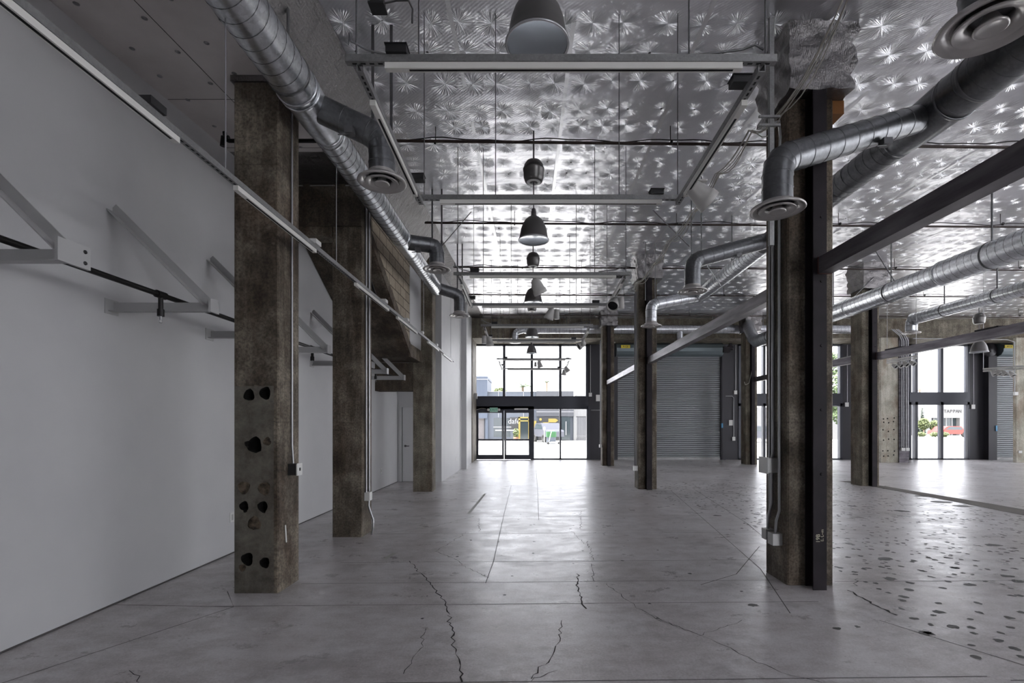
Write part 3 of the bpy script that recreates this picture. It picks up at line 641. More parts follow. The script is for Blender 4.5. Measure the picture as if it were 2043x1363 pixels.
# ================================================================== FACADE
YF = 22.6
X0 = lambda px: (px-1058)/F*YF
cb2 = MB().box(-2.9, 27.2, 20.9, 22.75, 5.24, 6.12); struct(cb2, 'trim_1', 'conc_lt', 'deep concrete beam above the shopfront windows')
struct(MB().box(-2.47, -2.44, 20.9, 22.5, 0, 5.24).box(-2.62, -2.55, 22.4, 22.75, 0, 5.24), 'trim_2', 'conc_lt')
pa = MB()
for a, b_ in ((2.6, 3.84), (8.63, 9.45), (14.15, 17.19), (19.93, 21.0), (24.3, 27.2)): pa.box(a, b_, 22.55, 22.75, 0, 5.24)
pa.box(3.5, 3.95, 22.42, 22.55, 0, 5.24); pa.box(20.9, 21.08, 22.42, 22.55, 0, 5.24); pa.box(8.64, 8.8, 22.35, 22.55, 0, 5.0); pa.box(20.6, 20.98, 22.3, 22.55, 0, 5.0)
struct(pa, 'wall_front', 'panel', 'charcoal metal panels between shopfront windows')
def window(n, x0, x1, mull, zh=(2.42, 2.88), low=True, zb=.05):
    r_ = sroot('window_%d' % n); f_ = MB(); g_ = MB()
    f_.box(x0, x1, 22.48, 22.72, zh[0], zh[1]); f_.box(x0, x1, 22.5, 22.7, zh[0]-.13, zh[0])
    for a in (x0, x1-.10): f_.box(a, a+.10, 22.5, 22.7, 0 if low else zh[1], 5.24)
    f_.box(x0, x1, 22.5, 22.7, 5.16, 5.24)
    for q in mull: f_.box(q-.058, q+.058, 22.5, 22.7, zh[1], 5.24)
    if low:
        for q in mull: f_.box(q-.058, q+.058, 22.5, 22.7, 0, zh[0])
        f_.box(x0, x1, 22.5, 22.7, 0, .06); g_.box(x0+.1, x1-.1, 22.6, 22.606, zb, zh[0]-.1)
    g_.box(x0+.1, x1-.1, 22.6, 22.606, zh[1], 5.18)
    f_.build('window_frame', 'frame', r_); g_.build('window_pane', 'glass', r_); return r_
wr_ = window(1, -2.58, 2.62, [-1.19, .07, 1.36], low=False)
lf = MB(); gg = MB()
lf.box(.02, .17, 22.5, 22.7, 0, 2.42).box(1.33, 1.40, 22.5, 22.7, 0, 2.35).box(2.56, 2.70, 22.5, 22.7, 0, 2.42).box(.1, 2.6, 22.5, 22.7, 0, .06).box(-2.58, -2.44, 22.5, 22.7, 0, 2.42).box(-2.44, .02, 22.5, 22.7, 2.22, 2.42)
gg.box(.17, 2.56, 22.6, 22.606, .06, 2.32); lf.build('sidelight_frame', 'frame', wr_); gg.build('sidelight_pane', 'glass', wr_)
for i, (a, b_) in enumerate(((-2.44, -1.20), (-1.18, .02))):
    dd = sroot('door_%d' % (i+2)); m_ = MB()
    m_.box(a, a+.09, 22.5, 22.6, .02, 2.22).box(b_-.09, b_, 22.5, 22.6, .02, 2.22).box(a+.09, b_-.09, 22.5, 22.6, 2.12, 2.22).box(a+.09, b_-.09, 22.5, 22.6, .86, .94).box(a+.09, b_-.09, 22.5, 22.6, .02, .22)
    m_.build('door_leaf_frame', 'frame', dd); MB().box(a+.09, b_-.09, 22.54, 22.546, .22, 2.12).build('door_pane', 'glass', dd)
    hx = b_-.05 if i == 0 else a+.05
    MB().tube([(hx, 22.5, .05), (hx, 22.46, .08), (hx, 22.46, 1.5), (hx, 22.5, 1.53)], .014, 8).build('door_pull', 'conduit', dd)
MB().box(-.72, -.10, 22.42, 22.5, 2.26, 2.33).build('door_closer', 'plate', wr_)
window(2, 9.45, 14.15, [9.63, 10.62, 12.2, 13.6], zh=(2.56, 3.0))
window(3, 17.19, 19.93, [17.52, 18.68], zh=(2.62, 3.06))
# roller shutters
def shutter(label, x0, x1, yel):
    t = thing('roller_shutter', label, 'roller shutter', ((x0+x1)/2, 22.5, 0), 'roller shutters')
    prof = []; z = .12; p_ = .088
    while z < 4.72:
        for k in range(6):
            prof.append((22.50-.026*math.sin(PI*k/5), z+p_*.84*k/5))
        z += p_
    mb = MB(); vs = [(x, y, q) for x in (x0, x1) for y, q in prof]; n_ = len(prof)
    for i in range(n_-1): mb.f.append((i, i+1, i+1+n_, i+n_)); mb.m.append(1 if i % 6 == 5 else 0); mb.sm.append(False)
    mb.v = vs; mb.build('curtain', ['slat', 'slat_gap'], t)
    MB().box(x0, x1, 22.44, 22.53, .0, .12).build('bottom_bar', 'strut', t)
    h_ = MB(); ring = [Vector((x0, 22.32+.30*math.cos(a), 4.98+.30*math.sin(a))) for a in np.linspace(0, 2*PI, 25)[:-1]]
    ring = [Vector((x0, 22.54, 4.65)), Vector((x0, 22.54, 5.23)), Vector((x0, 22.2, 5.23)), Vector((x0, 22.06, 5.15)), Vector((x0, 22.0, 5.0)), Vector((x0, 22.02, 4.85)), Vector((x0, 22.12, 4.72)), Vector((x0, 22.3, 4.65))]
    h_.prism(ring, (x1-x0, 0, 0)); h_.build('hood', 'hood', t)
    lb = MB().box(yel, yel+.4, 21.97, 22.0, 4.98, 5.12).build('warning_label', 'yellow_label', t)
    text('label_mark', 'A CE', .11, (yel+.2, 21.967, 5.05), (PI/2, 0, 0), 'black', t, .001)
    MB().box(x1, x1+.07, 22.38, 22.52, 0, 4.7).build('guide_rail', 'panel', t)
    return t
s1 = shutter('wide grey corrugated roller shutter between the second and olive columns', 3.84, 8.60, 4.02)
MB().box(8.55, 8.85, 21.95, 22.2, 4.8, 5.05).lathe([(.0, .12), (.09, .12), (.1, 0), (.1, -.12), (0, -.12)], (8.9, 22.1, 5.0), (1, 0, 0), 14).box(8.85, 8.95, 22.0, 22.15, 5.05, 5.2).build('drive_motor', 'steel', s1)
MB().box(8.60, 8.66, 22.30, 22.36, 1.45, 1.65).build('blue_sticker', 'blue', s1)
s2 = shutter('narrow grey corrugated roller shutter at the far right', 21.0, 24.3, 21.02)
MB().lathe([(0, .05), (.12, .05), (.14, .0), (.30, .0), (.31, -.12), (0, -.12)], (20.6, 22.2, 4.95), (0, -1, 0), 24).build('drive_wheel', 'panel', s2)
MB().box(20.9, 20.97, 22.27, 22.33, 1.3, 1.55).build('blue_sticker', 'blue', s2)
# signs, boxes and conduits on the facade
ex = thing('exit_sign', 'small green EXIT sign above the glass entrance doors', 'sign', (-1.65, 22.4, 2.2))
MB().box(-1.83, -1.47, 22.34, 22.44, 2.16, 2.36).build('sign_body', 'exit_body', ex)
text('sign_lettering', 'EXIT', .17, (-1.65, 22.335, 2.255), (PI/2, 0, 0), 'exit_green', ex, .002)
for x in (-1.89, -1.41): MB().lathe([(0, .05), (.06, .05), (.06, -.03), (0, -.03)], (x, 22.38, 2.26), (0, -1, 0), 12).build('emergency_lamp', 'plate', ex)
MB().tube([(-2.0, 22.42, 2.3), (-2.2, 22.4, 2.33), (-2.45, 22.35, 2.25)], .01, 6).build('sign_cable', 'wire', ex)
sg = tag(MB().box(9.02, 9.2, 22.52, 22.55, 1.55, 1.8).build('notice_plate', 'plate'), 'small white notice on the charcoal panel right of the wide shutter', 'notice')
def wallbox(label, pts, bx_, r_=.016):
    t = thing('wall_conduit', label, 'conduit', pts[0]); MB().tube(pts, r_, 8).build('conduit_run', 'conduit', t)
    x, y, z, s_ = bx_; MB().box(x-s_, x+s_, y-.05, y, z-s_*1.2, z+s_*1.2).build('junction_box', 'plate', t); return t
wallbox('thin conduit dropping beside the entrance window to a small white box', [(2.72, 22.48, 3.0), (2.72, 22.48, 5.2)], (2.72, 22.53, 2.95, .07))
wallbox('conduit on the charcoal panel bending across to a low white box', [(8.7, 22.5, 4.5), (8.7, 22.5, 2.95), (8.76, 22.5, 2.88), (9.15, 22.5, 2.88), (9.22, 22.5, 2.8), (9.22, 22.5, 1.0)], (9.22, 22.53, .95, .07))
wallbox('conduit dropping beside the olive column window to a white box', [(9.3, 22.47, 3.15), (9.3, 22.47, 5.2)], (9.3, 22.53, 3.05, .07))
wallbox('paired conduit between pale column and window ending in a white box', [(14.35, 22.47, 2.6), (14.35, 22.47, 5.2)], (14.35, 22.53, 2.5, .08))
wallbox('conduit right of the shop sign window with a small side arm', [(20.05, 22.45, 2.5), (20.05, 22.45, 5.2)], (20.05, 22.5, 2.4, .08))
t = wallbox('grey box with rail on the charcoal panel right of the entrance', [(2.75, 22.5, 2.25), (3.2, 22.5, 2.25)], (3.1, 22.53, 2.8, .12))
tag(MB().box(-2.44, -2.30, 21.5, 21.6, 2.7, 2.95).build('grey_wall_box', 'box'), 'grey metal box on the jamb left of the entrance window', 'box')

# ================================================================== DUCTS
def helix(mb, a, b, r_, pitch=.13, th=.0035, mi=1, ph=0.0):
    a, b = Vector(a), Vector(b); d = b-a; Ln = d.length; d.normalize(); u = d.orthogonal().normalized(); w_ = d.cross(u)
    n_ = int(Ln/pitch*20); pts = [a+d*(Ln*i/n_)+(u*math.cos(2*PI*i/20+ph)+w_*math.sin(2*PI*i/20+ph))*(r_+.001) for i in range(n_+1)]
    mb.tube(pts, th, 4, mi, smooth=False)
def spiral(parent, name, a, b, r_, pitch=.13, m_='duct'):
    mb = MB(); mb.tube([a, b], r_, 40); helix(mb, a, b, r_, pitch); return mb.build(name, [m_, 'seam'], parent)
def collar(mb, c, ax, r_, wd=.05): 
    mb.lathe([(r_-.002, -wd/2), (r_+.007, -wd/2), (r_+.007, wd/2), (r_-.002, wd/2)], c, ax, 36)
def diffuser(parent, x, y, z, s_=1.0):
    p = lambda L_: [(a*s_, b*s_) for a, b in L_]
    o = MB().lathe(p([(.125, .09), (.128, .035), (.15, .016), (.20, .012), (.226, .004), (.232, -.010), (.222, -.018), (.196, -.008), (.176, -.002), (.160, .020), (.150, .05), (.12, .05)]), (x, y, z), n=56).build('diffuser', 'diffuser', parent)
    MB().lathe(p([(.152, -.018), (.158, -.010), (.130, .004), (.100, .050), (.092, .050), (.092, .012), (.115, -.012), (.152, -.018)]), (x, y, z), n=48).build('middle_cone', 'diffuser', o)
    MB().lathe(p([(.0, -.028), (.055, -.028), (.064, -.033), (.072, -.028), (.070, -.018), (.050, .0), (.030, .04)]), (x, y, z), n=40).build('centre_disc', 'diffuser', o)
    MB().lathe(p([(.0, .055), (.12, .055)]), (x, y, z), n=32).build('dark_throat', 'slot', o)
    return o
def branch(parent, start, elbow, zdiff, r_=.125, m_='duct_dk', seams=True):
    s_, e = Vector(start), Vector(elbow); bot = Vector((e.x, e.y, zdiff+.05)); d1 = (e-s_).normalized(); d2 = (bot-e).normalized()
    # gored elbow
    pts = [s_, e-d1*.13, e-d1*.055+d2*.018, e+d2*.055-d1*.018, e+d2*.14, bot]
    mb = MB(); mb.tube(pts, r_, 36)
    for i in (1, 2, 3, 4):
        ax = (pts[i+1]-pts[i]).normalized()+(pts[i]-pts[i-1]).normalized(); q = MB()
        mb.lathe([(r_*1.015, -.005), (r_*1.04, 0), (r_*1.015, .005)], pts[i], ax, 36, 1)
    L_ = (pts[1]-pts[0]).length; n_ = int(L_/.17)
    for k in range(1, n_): mb.lathe([(r_, -.003), (r_+.004, 0), (r_, .003)], s_+d1*(L_*k/n_), d1, 36, 1)
    for zz in (.12,): mb.lathe([(r_, -.003), (r_+.004, 0), (r_, .003)], bot+Vector((0, 0, zz)), (0, 0, 1), 36, 1)
    mb.build('branch_duct', [m_, 'seam'], parent)
    diffuser(parent, e.x, e.y, zdiff)
def strap(parent, x, y, z, r_, ztop=None, m_='strap', wd=.03):
    zt = ztop or zc(y)-.02; mb = MB()
    mb.lathe([(r_+.001, -wd/2), (r_+.006, -wd/2), (r_+.006, wd/2), (r_+.001, wd/2)], (x, y, z), (0, 1, 0), 32)
    mb.box(x-.006-r_*0, x+.006, y-wd/2, y+wd/2, z+r_, zt); mb.build('hanger_strap', m_, parent)
def damper(parent, p):
    x, y, z = p; MB().box(x-.04, x+.04, y-.05, y+.03, z-.03, z+.03).tube([(x, y-.02, z-.03), (x-.1, y-.04, z-.05)], .006, 6).build('damper_lever', 'strap', parent)
# left trunk duct
DX, DZ = -2.10, 4.64
dl = thing('spiral_duct', 'galvanised spiral duct running along the left columns with three round diffusers', 'duct', (DX, 5, DZ), 'spiral ducts')
spiral(dl, 'duct_trunk', (DX, .5, DZ), (DX, 4.45, DZ), .183)
spiral(dl, 'duct_trunk', (DX, 5.15, DZ-.01), (DX, 8.0, DZ-.01), .155)
spiral(dl, 'duct_trunk', (DX, 8.65, DZ-.01), (DX, 11.1, DZ-.01), .14, .12)
MB().tube([(DX, 4.45, DZ), (DX, 4.95, DZ-.005), (DX, 5.15, DZ-.01)], [.181, .17, .153], 40).build('duct_fitting', 'duct', dl); MB().tube([(DX, 8.0, DZ-.01), (DX, 8.4, DZ-.01), (DX, 8.65, DZ-.01)], [.154, .15, .139], 40).build('duct_fitting', 'duct', dl)
for y, r_ in ((4.45, .183), (4.52, .181), (5.12, .156), (5.2, .155), (8.0, .155), (8.65, .14), (11.1, .14)):
    b = MB(); collar(b, (DX, y, DZ-.005), (0, 1, 0), r_, .025); b.build('duct_collar', 'duct', dl)
branch(dl, (DX+.08, 4.72, DZ-.03), (-1.44, 4.82, 4.38), 3.96)
branch(dl, (DX+.05, 8.22, DZ-.02), (-1.58, 8.4, 4.78 if False else 4.62), 4.23)
branch(dl, (DX, 11.0, DZ), (-1.61, 11.3, 4.55), 4.08)
for y in (1.9, 4.3): strap(dl, DX, y, DZ, .183)
for p in ((-1.70, 4.68, 4.36), (-1.85, 8.2, 4.48)): damper(dl, p)
for x, y, z in ((-1.53, 4.82, 4.2), (-1.35, 4.82, 4.2), (-1.66, 8.4, 4.5), (-1.50, 8.4, 4.5), (-1.66, 11.3, 4.4), (-1.55, 11.3, 4.4)):
    MB().box(x-.014, x+.014, y-.004, y+.004, z, zc(y)-.01).build('hanger_strap', 'strap', dl)
# right trunk duct
RX, RZ = 3.94, 4.64
dr_ = thing('spiral_duct', 'dull grey spiral duct passing behind the near right column with four round diffusers', 'duct', (RX, 5, RZ), 'spiral ducts')
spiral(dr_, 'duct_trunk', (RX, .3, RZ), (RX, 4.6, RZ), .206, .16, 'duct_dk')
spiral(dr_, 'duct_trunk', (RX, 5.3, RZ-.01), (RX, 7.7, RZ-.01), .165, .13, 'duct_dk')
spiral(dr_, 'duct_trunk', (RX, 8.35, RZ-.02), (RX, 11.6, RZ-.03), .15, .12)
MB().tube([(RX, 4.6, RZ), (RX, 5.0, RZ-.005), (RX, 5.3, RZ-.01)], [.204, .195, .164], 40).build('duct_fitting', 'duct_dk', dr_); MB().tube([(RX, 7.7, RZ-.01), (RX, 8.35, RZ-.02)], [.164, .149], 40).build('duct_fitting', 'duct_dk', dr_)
for y, r_ in ((4.6, .206), (5.3, .165), (7.7, .165), (8.35, .15), (11.6, .15)):
    b = MB(); collar(b, (RX, y, RZ-.008), (0, 1, 0), r_, .025); b.build('duct_collar', 'duct_dk', dr_)
branch(dr_, (RX-.05, 4.86, RZ-.02), (2.20, 4.42, 3.95), 3.52, .128)
branch(dr_, (RX-.1, 2.75, RZ-.02), (2.32, 2.5, 4.1), 3.62, .128)
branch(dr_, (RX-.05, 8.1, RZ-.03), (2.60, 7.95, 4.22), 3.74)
branch(dr_, (RX, 11.55, RZ-.04), (2.73, 11.2, 4.30), 3.83, m_='duct')
strap(dr_, RX, 4.35, RZ, .206)
damper(dr_, (3.3, 4.62, 4.22)); damper(dr_, (3.35, 8.0, 4.33))
for x, y, z in ((2.58, 7.95, 4.3), (2.74, 7.95, 4.3), (2.60, 11.2, 4.4), (2.82, 11.2, 4.4), (3.9, 9.6, 4.76)):
    MB().box(x-.007, x+.007, y-.012, y+.012, z, zc(y)-.01).build('hanger_strap', 'strap', dr_)
for a, b_ in (((2.0, 8.1, 5.1), (2.55, 7.95, 4.45)), ((2.75, 8.0, 4.3), (3.3, 8.6, 4.0))):
    MB().tube([a, b_], .009, 6).build('brace_rod', 'conduit', dr_)
MB().tube([(-1.0, 8.4, 5.2), (-1.6, 8.4, 4.5)], .008, 6).build('brace_rod', 'strap', dl)
# long duct over the right bay, turning up to the cross duct
d3 = thing('spiral_duct', 'long galvanised spiral duct over the right bay turning up beside the olive column', 'duct', (8, 12, 4.5), 'spiral ducts')
spiral(d3, 'duct_trunk', (8.0, 5.5, 4.53), (8.0, 9.6, 4.53), .235, .15)
spiral(d3, 'duct_trunk', (8.0, 9.6, 4.53), (8.0, 17.0, 4.53), .215, .14)
b = MB().tube([(8.0, 16.9, 4.53), (8.0, 17.5, 4.53), (8.05, 17.9, 4.7), (8.45, 19.2, 5.3), (8.7, 19.75, 5.58), (8.8, 20.3, 5.6)], .205, 32); b.build('duct_elbow', 'duct', d3)
for y, r_ in ((9.6, .235), (12.4, .215), (16.9, .212)):
    b = MB(); collar(b, (8, y, 4.53), (0, 1, 0), r_, .045); b.build('duct_collar', 'duct', d3)
for a, b_ in (((7.2, 10.4, 5.3), (8.0, 10.9, 4.75)), ((8.0, 12.4, 4.7), (9.2, 12.9, 5.7))): MB().tube([a, b_], .012, 6).build('brace_rod', 'strap', d3)
for y in (8.6, 11.0, 13.1, 15.4, 16.5): strap(d3, 8.0, y, 4.53, .218 if y > 9.6 else .237)
d4 = thing('spiral_duct', 'slimmer spiral duct at the upper right ending in a round diffuser', 'duct', (11.1, 14, 4.6), 'spiral ducts')
spiral(d4, 'duct_trunk', (11.1, 9.5, 4.66), (11.1, 14.4, 4.66), .165, .12)
branch(d4, (11.1, 14.2, 4.66), (11.1, 14.45, 4.62), 4.27, .15, 'duct')
branch(d4, (11.12, 10.9, 4.62), (11.35, 11.2, 4.5), 4.18, .14, 'duct')
for y in (10.4, 11.8, 13.3): strap(d4, 11.1, y, 4.66, .167)
d5 = thing('spiral_duct', 'straight galvanised duct crossing above the shopfront in front of the concrete beam', 'duct', (4, 20.5, 5.55), 'spiral ducts')
spiral(d5, 'duct_trunk', (-.25, 20.45, 5.52), (14.2, 20.45, 5.52), .175, .15)
branch(d5, (-.2, 20.45, 5.52), (-.62, 20.4, 5.40), 4.97, .13, 'duct')
MB().tube([(3.22, 20.3, 5.5), (3.22, 20.1, 5.4), (3.22, 20.1, 5.0)], .13, 24).build('branch_duct', 'duct', d5); diffuser(d5, 3.22, 20.1, 4.92)
MB().tube([(6.15, 20.45, 5.5), (6.15, 20.4, 5.1)], .13, 24).build('branch_duct', 'duct', d5); diffuser(d5, 6.15, 20.4, 5.02)
for x in (1.5, 3.2, 5.0, 7.5, 9.6, 12): MB().box(x-.015, x+.015, 20.44, 20.46, 5.69, zc(20.4)-.02).build('hanger_strap', 'strap', d5)

# ================================================================== TRACK FRAMES AND STRUTS
def strut_seg(mb, a, b, up=(0, 0, 1)):
    a, b = Vector(a), Vector(b); d = (b-a).normalized(); r_ = d.cross(Vector((0, 0, 1))).normalized(); u = Vector((0, 0, 1)); w_, t = .0205, .004
    mb.bar(a, b, .041, .004); # base
    for s_ in (-1, 1):
        mb.bar(a+r_*s_*(w_-t/2)+u*.020, b+r_*s_*(w_-t/2)+u*.020, t, .041)
        mb.bar(a+r_*s_*(w_-.006)+u*.040, b+r_*s_*(w_-.006)+u*.040, .010, .004)
    n_ = int((b-a).length/.05); L_ = (b-a).length
    for k in range(1, n_):
        c = a+d*(L_*k/n_); mb.bar(c-d*.014-u*.0022, c+d*.014-u*.0022, .013, .0012, 1)
def track(mb, a, b, h_=.036):
    a, b = Vector(a), Vector(b); d = (b-a).normalized(); u = Vector((0, 0, 1))
    mb.bar(a-u*h_/2, b-u*h_/2, .037, h_, 0)
    mb.bar(a+d*.14-u*(h_+.0006), b-d*.05-u*(h_+.0006), .015, .0014, 1)
def frame(label, xc, wd, y0, y1, z, wd2=None, trk=True):
    t = thing('lighting_rig', label, 'lighting rig', (xc, (y0+y1)/2, z), 'rectangular strut lighting frames')
    wb = wd2 or wd
    for (yy, ww) in ((y0, wd), (y1, wb)):
        mb = MB(); strut_seg(mb, (xc-ww/2, yy, z), (xc+ww/2, yy, z)); mb.build('strut', ['strut', 'slot'], t)
        mb = MB(); track(mb, (xc-ww/2+.23, yy, z-.004), (xc+ww/2-.20, yy, z-.004)); mb.build('light_track', ['track', 'slot'], t)
    for s_ in (-1, 1):
        xa, xb = xc+s_*(wd/2-.08), xc+s_*(wb/2-.05); mb = MB(); strut_seg(mb, (xa, y0, z-.046), (xb, y1, z-.046)); mb.build('strut', ['strut', 'slot'], t)
        q = .14; mb = MB(); track(mb, (xa+(xb-xa)*q, y0+(y1-y0)*q, z-.050), (xa+(xb-xa)*.86, y0+(y1-y0)*.86, z-.050)); mb.build('light_track', ['track', 'slot'], t)
    for x, y in ((xc-wd/2+.06, y0), (xc+wd/2-.06, y0), (xc-wb/2+.08, y1), (xc+wb/2-.05, y1), (xc-wd/2+.42, y0+.02), (xc+wd/2-.5, y0+.02), (xc-wd/2+.75, y1), (xc+wb/2-.6, y1)):
        MB().tube([(x, y, z), (x, y, zc(y)+.0)], .005, 6).build('hanger_rod', 'strap', t)
    for x, y in ((xc-wd/2+.30, y0), (xc+wb/2-.25, y1), (xc-wd/2+.08, (y0+y1)/2+.6), (xc+wd/2-.10, y0+.25)):
        MB().box(x-.06, x+.06, y-.04, y+.04, z+.04, z+.085).box(x-.065, x+.065, y-.05, y+.05, z+.083, z+.088).build('junction_box', 'box_dk', t)
    x = xc-wd/2
    MB().tube([(x+.24, y0, z+.05), (x+.12, y0, z+.08), (x+.03, y0, z+.13), (x+.02, y0, z+.17), (x+.01, y0+.02, z+.12)], .007, 6).build('flex_conduit', 'conduit', t)
    x = xc+wd/2
    MB().tube([(x-.45, y0, z+.05), (x-.2, y0, z+.08), (x-.12, y0, z+.11), (x-.07, y0, z+.08)], .007, 6).build('flex_conduit', 'strap', t)
    return t
frame('suspended rectangular strut frame with white light tracks, nearest the viewer', .179, 2.51, 2.9, 4.66, 3.71)
frame('suspended rectangular strut frame with light tracks, second from the viewer', .164, 2.507, 7.05, 8.85, 3.72)
frame('suspended rectangular strut frame with light tracks, third from the viewer above the entrance', .14, 2.42, 10.7, 12.6, 3.72)
frame('suspended rectangular strut frame seen against the entrance window, farthest', .12, 2.45, 16.2, 19.0, 3.72)
jb = thing('junction_box', 'black box fixed to the foil ceiling at upper left with a looping cable', 'box', (-1.38, 4.5, 5.3))
MB().box(-1.43, -1.33, 4.42, 4.56, 5.38, 5.50).box(-1.45, -1.31, 4.42, 4.56, 5.36, 5.38).build('box_body', 'box_dk', jb)
MB().tube([(-1.33, 4.48, 5.40), (-1.2, 4.45, 5.40), (-1.08, 4.4, 5.36), (-1.02, 4.3, 5.2), (-1.0, 4.2, 5.0)], .008, 6).build('cable', 'strap', jb)
# long left strut line
tl = thing('track_strut', 'long strut rail with white light tracks descending along the left wall', 'light track', (-2.15, 7, 3.34))
mb = MB(); strut_seg(mb, (-2.15, .6, 3.35), (-2.15, 13.9, 3.35)); mb.build('strut', ['strut', 'slot'], tl)
for a, b_ in ((.7, 3.02), (3.62, 4.95), (6.1, 7.5), (8.0, 9.4), (10.4, 11.6), (12.2, 13.6)):
    mb = MB(); track(mb, (-2.15, a, 3.346), (-2.15, b_, 3.346)); mb.build('light_track', ['track', 'slot'], tl)
for y in (3.5, 5.5, 10.0, 13.4): MB().tube([(-2.15, y, 3.35), (-2.15, y, lz(y) if y < 6 else zc(y)+.0)], .005, 6).build('hanger_rod', 'conduit', tl)
for y in (2.82, 4.95, 7.3, 8.6, 9.8, 11.3): MB().box(-2.19, -2.11, y-.06, y+.06, 3.39, 3.435).build('junction_box', 'box_dk' if y < 3 else 'plate', tl)
# short tracks in the right bay
def rtrack(label, p0, p1, spots):
    t = thing('hanging_track', label, 'light track', p0, 'short light tracks in the right bay'); mb = MB(); strut_seg(mb, p0, p1); mb.build('strut', ['track', 'slot'], t)
    mb = MB(); track(mb, Vector(p0)-Vector((0, 0, .02)), Vector(p1)-Vector((0, 0, .02))); mb.build('light_track', ['track', 'slot'], t)
    for p in (p0, p1): MB().tube([p, (p[0], p[1], zc(p[1])+.0)], .006, 6).build('hanger_rod', 'conduit', t)
    return t
rtrack('short white light track left of the shop sign window', tuple(at(1770, 722, 14.8)), tuple(at(1828, 712, 13.4)), 0)
rtrack('short white light track below the bell pendant at far right', tuple(at(1962, 738, 13.6)), tuple(at(2060, 731, 12.4)), 0)
rtrack('slim light track behind the near right column at window height', tuple(at(1655, 722, 15)), tuple(at(1702, 712, 14.2)), 0)

# ================================================================== SPOTLIGHTS
def spot(label, pos, aim, stem=(0, 0, .0), s_=1.0):
    t = thing('track_spotlight', label, 'spotlight', pos, 'white track spotlights'); p = Vector(pos); a = Vector(aim).normalized()
    c = p+Vector((0, 0, -.085*s_)); k = s_
    MB().lathe([(0, -.085*k), (.030*k, -.085*k), (.050*k, -.06*k), (.062*k, -.01*k), (.070*k, .045*k), (.078*k, .052*k), (.080*k, .095*k), (.072*k, .097*k), (.064*k, .07*k)], c, a, 28).build('lamp_head', 'spot', t)
    MB().lathe([(0, .066*k), (.066*k, .070*k)], c, a, 24).build('lamp_lens', 'slot', t)
    MB().tube([p, p-Vector((0, 0, .05*k)), c+Vector((.03*k, 0, .03*k))], .010*k, 8).box(p.x-.05*k, p.x+.05*k, p.y-.018*k, p.y+.018*k, p.z-.012, p.z+.0).build('mounting_stem', 'spot', t)
    return t
ZT = 3.72-.045
def drv(t, x, y, z, s_=1.0): MB().lathe([(0, 0), (.040*s_, 0), (.046*s_, -.15*s_), (0, -.15*s_)], (x, y, z), (0, 0, 1), 20).build('driver_can', 'spot', t)
a1 = spot('large white spotlight on the right rail of the nearest track frame', (1.47, 4.32, ZT+.05), (.6, .1, -.45), s_=1.3)
a2 = spot('white spotlight angled down from the centre of the second frame', (.10, 7.05, ZT), (.45, .3, -.9), s_=1.25)
a3 = spot('white spotlight with dark lens on the right rail of the second frame', (1.33, 7.9, ZT-.04), (-.35, -.75, -.7), s_=1.2); drv(a3, 1.44, 7.9, ZT-.05, 1.2)
a4 = spot('white spotlight tilted left below the rear strut of the second frame', (.36, 8.85, ZT), (-.35, .1, -.9), s_=1.1); drv(a4, .47, 8.85, ZT-.03, 1.1)
a5 = spot('white spotlight on the left rail of the third frame', (-.95, 11.5, ZT-.04), (.15, 0, -1), s_=1.15); drv(a5, -1.06, 11.4, ZT-.04, 1.2)
a6 = spot('white spotlight on the right rail of the third frame', (1.24, 11.9, ZT-.06), (-.8, -.2, -.5), s_=1.15); drv(a6, 1.26, 11.8, ZT-.06)
a7 = spot('small spotlight hanging at the centre of the farthest frame', (.30, 16.2, ZT), (.25, 0, -.95), s_=1.2); drv(a7, .17, 16.2, ZT-.04)
a8 = spot('upper small spotlight on the right rail of the farthest frame', (1.26, 17.2, ZT-.06), (.5, 0, -.8), s_=1.15)
a9 = spot('lower small spotlight on the right rail of the farthest frame', (1.24, 18.2, ZT-.06), (-.1, 0, -1), s_=1.15)
for i, (px, py, d, lb) in enumerate(((1784, 733, 14.4, 'leftmost'), (1795, 731, 14.1, 'second'), (1806, 729, 13.9, 'third'), (1820, 727, 13.6, 'rightmost'))):
    p = at(px, py-8, d); spot('small grey spotlight, %s of the row left of the shop sign window' % lb, tuple(p), (.2, -.7, -.5), s_=.85)
for i, (px, py, d, lb) in enumerate(((1982, 750, 13.3, 'leftmost'), (1993, 749, 13.2, 'second'), (2003, 750, 13.0, 'third'), (2018, 752, 12.8, 'rightmost'))):
    p = at(px, py-12, d); spot('small white spotlight, %s of the row before the narrow shutter' % lb, tuple(p), (.1, -.5, -.8), s_=.85)

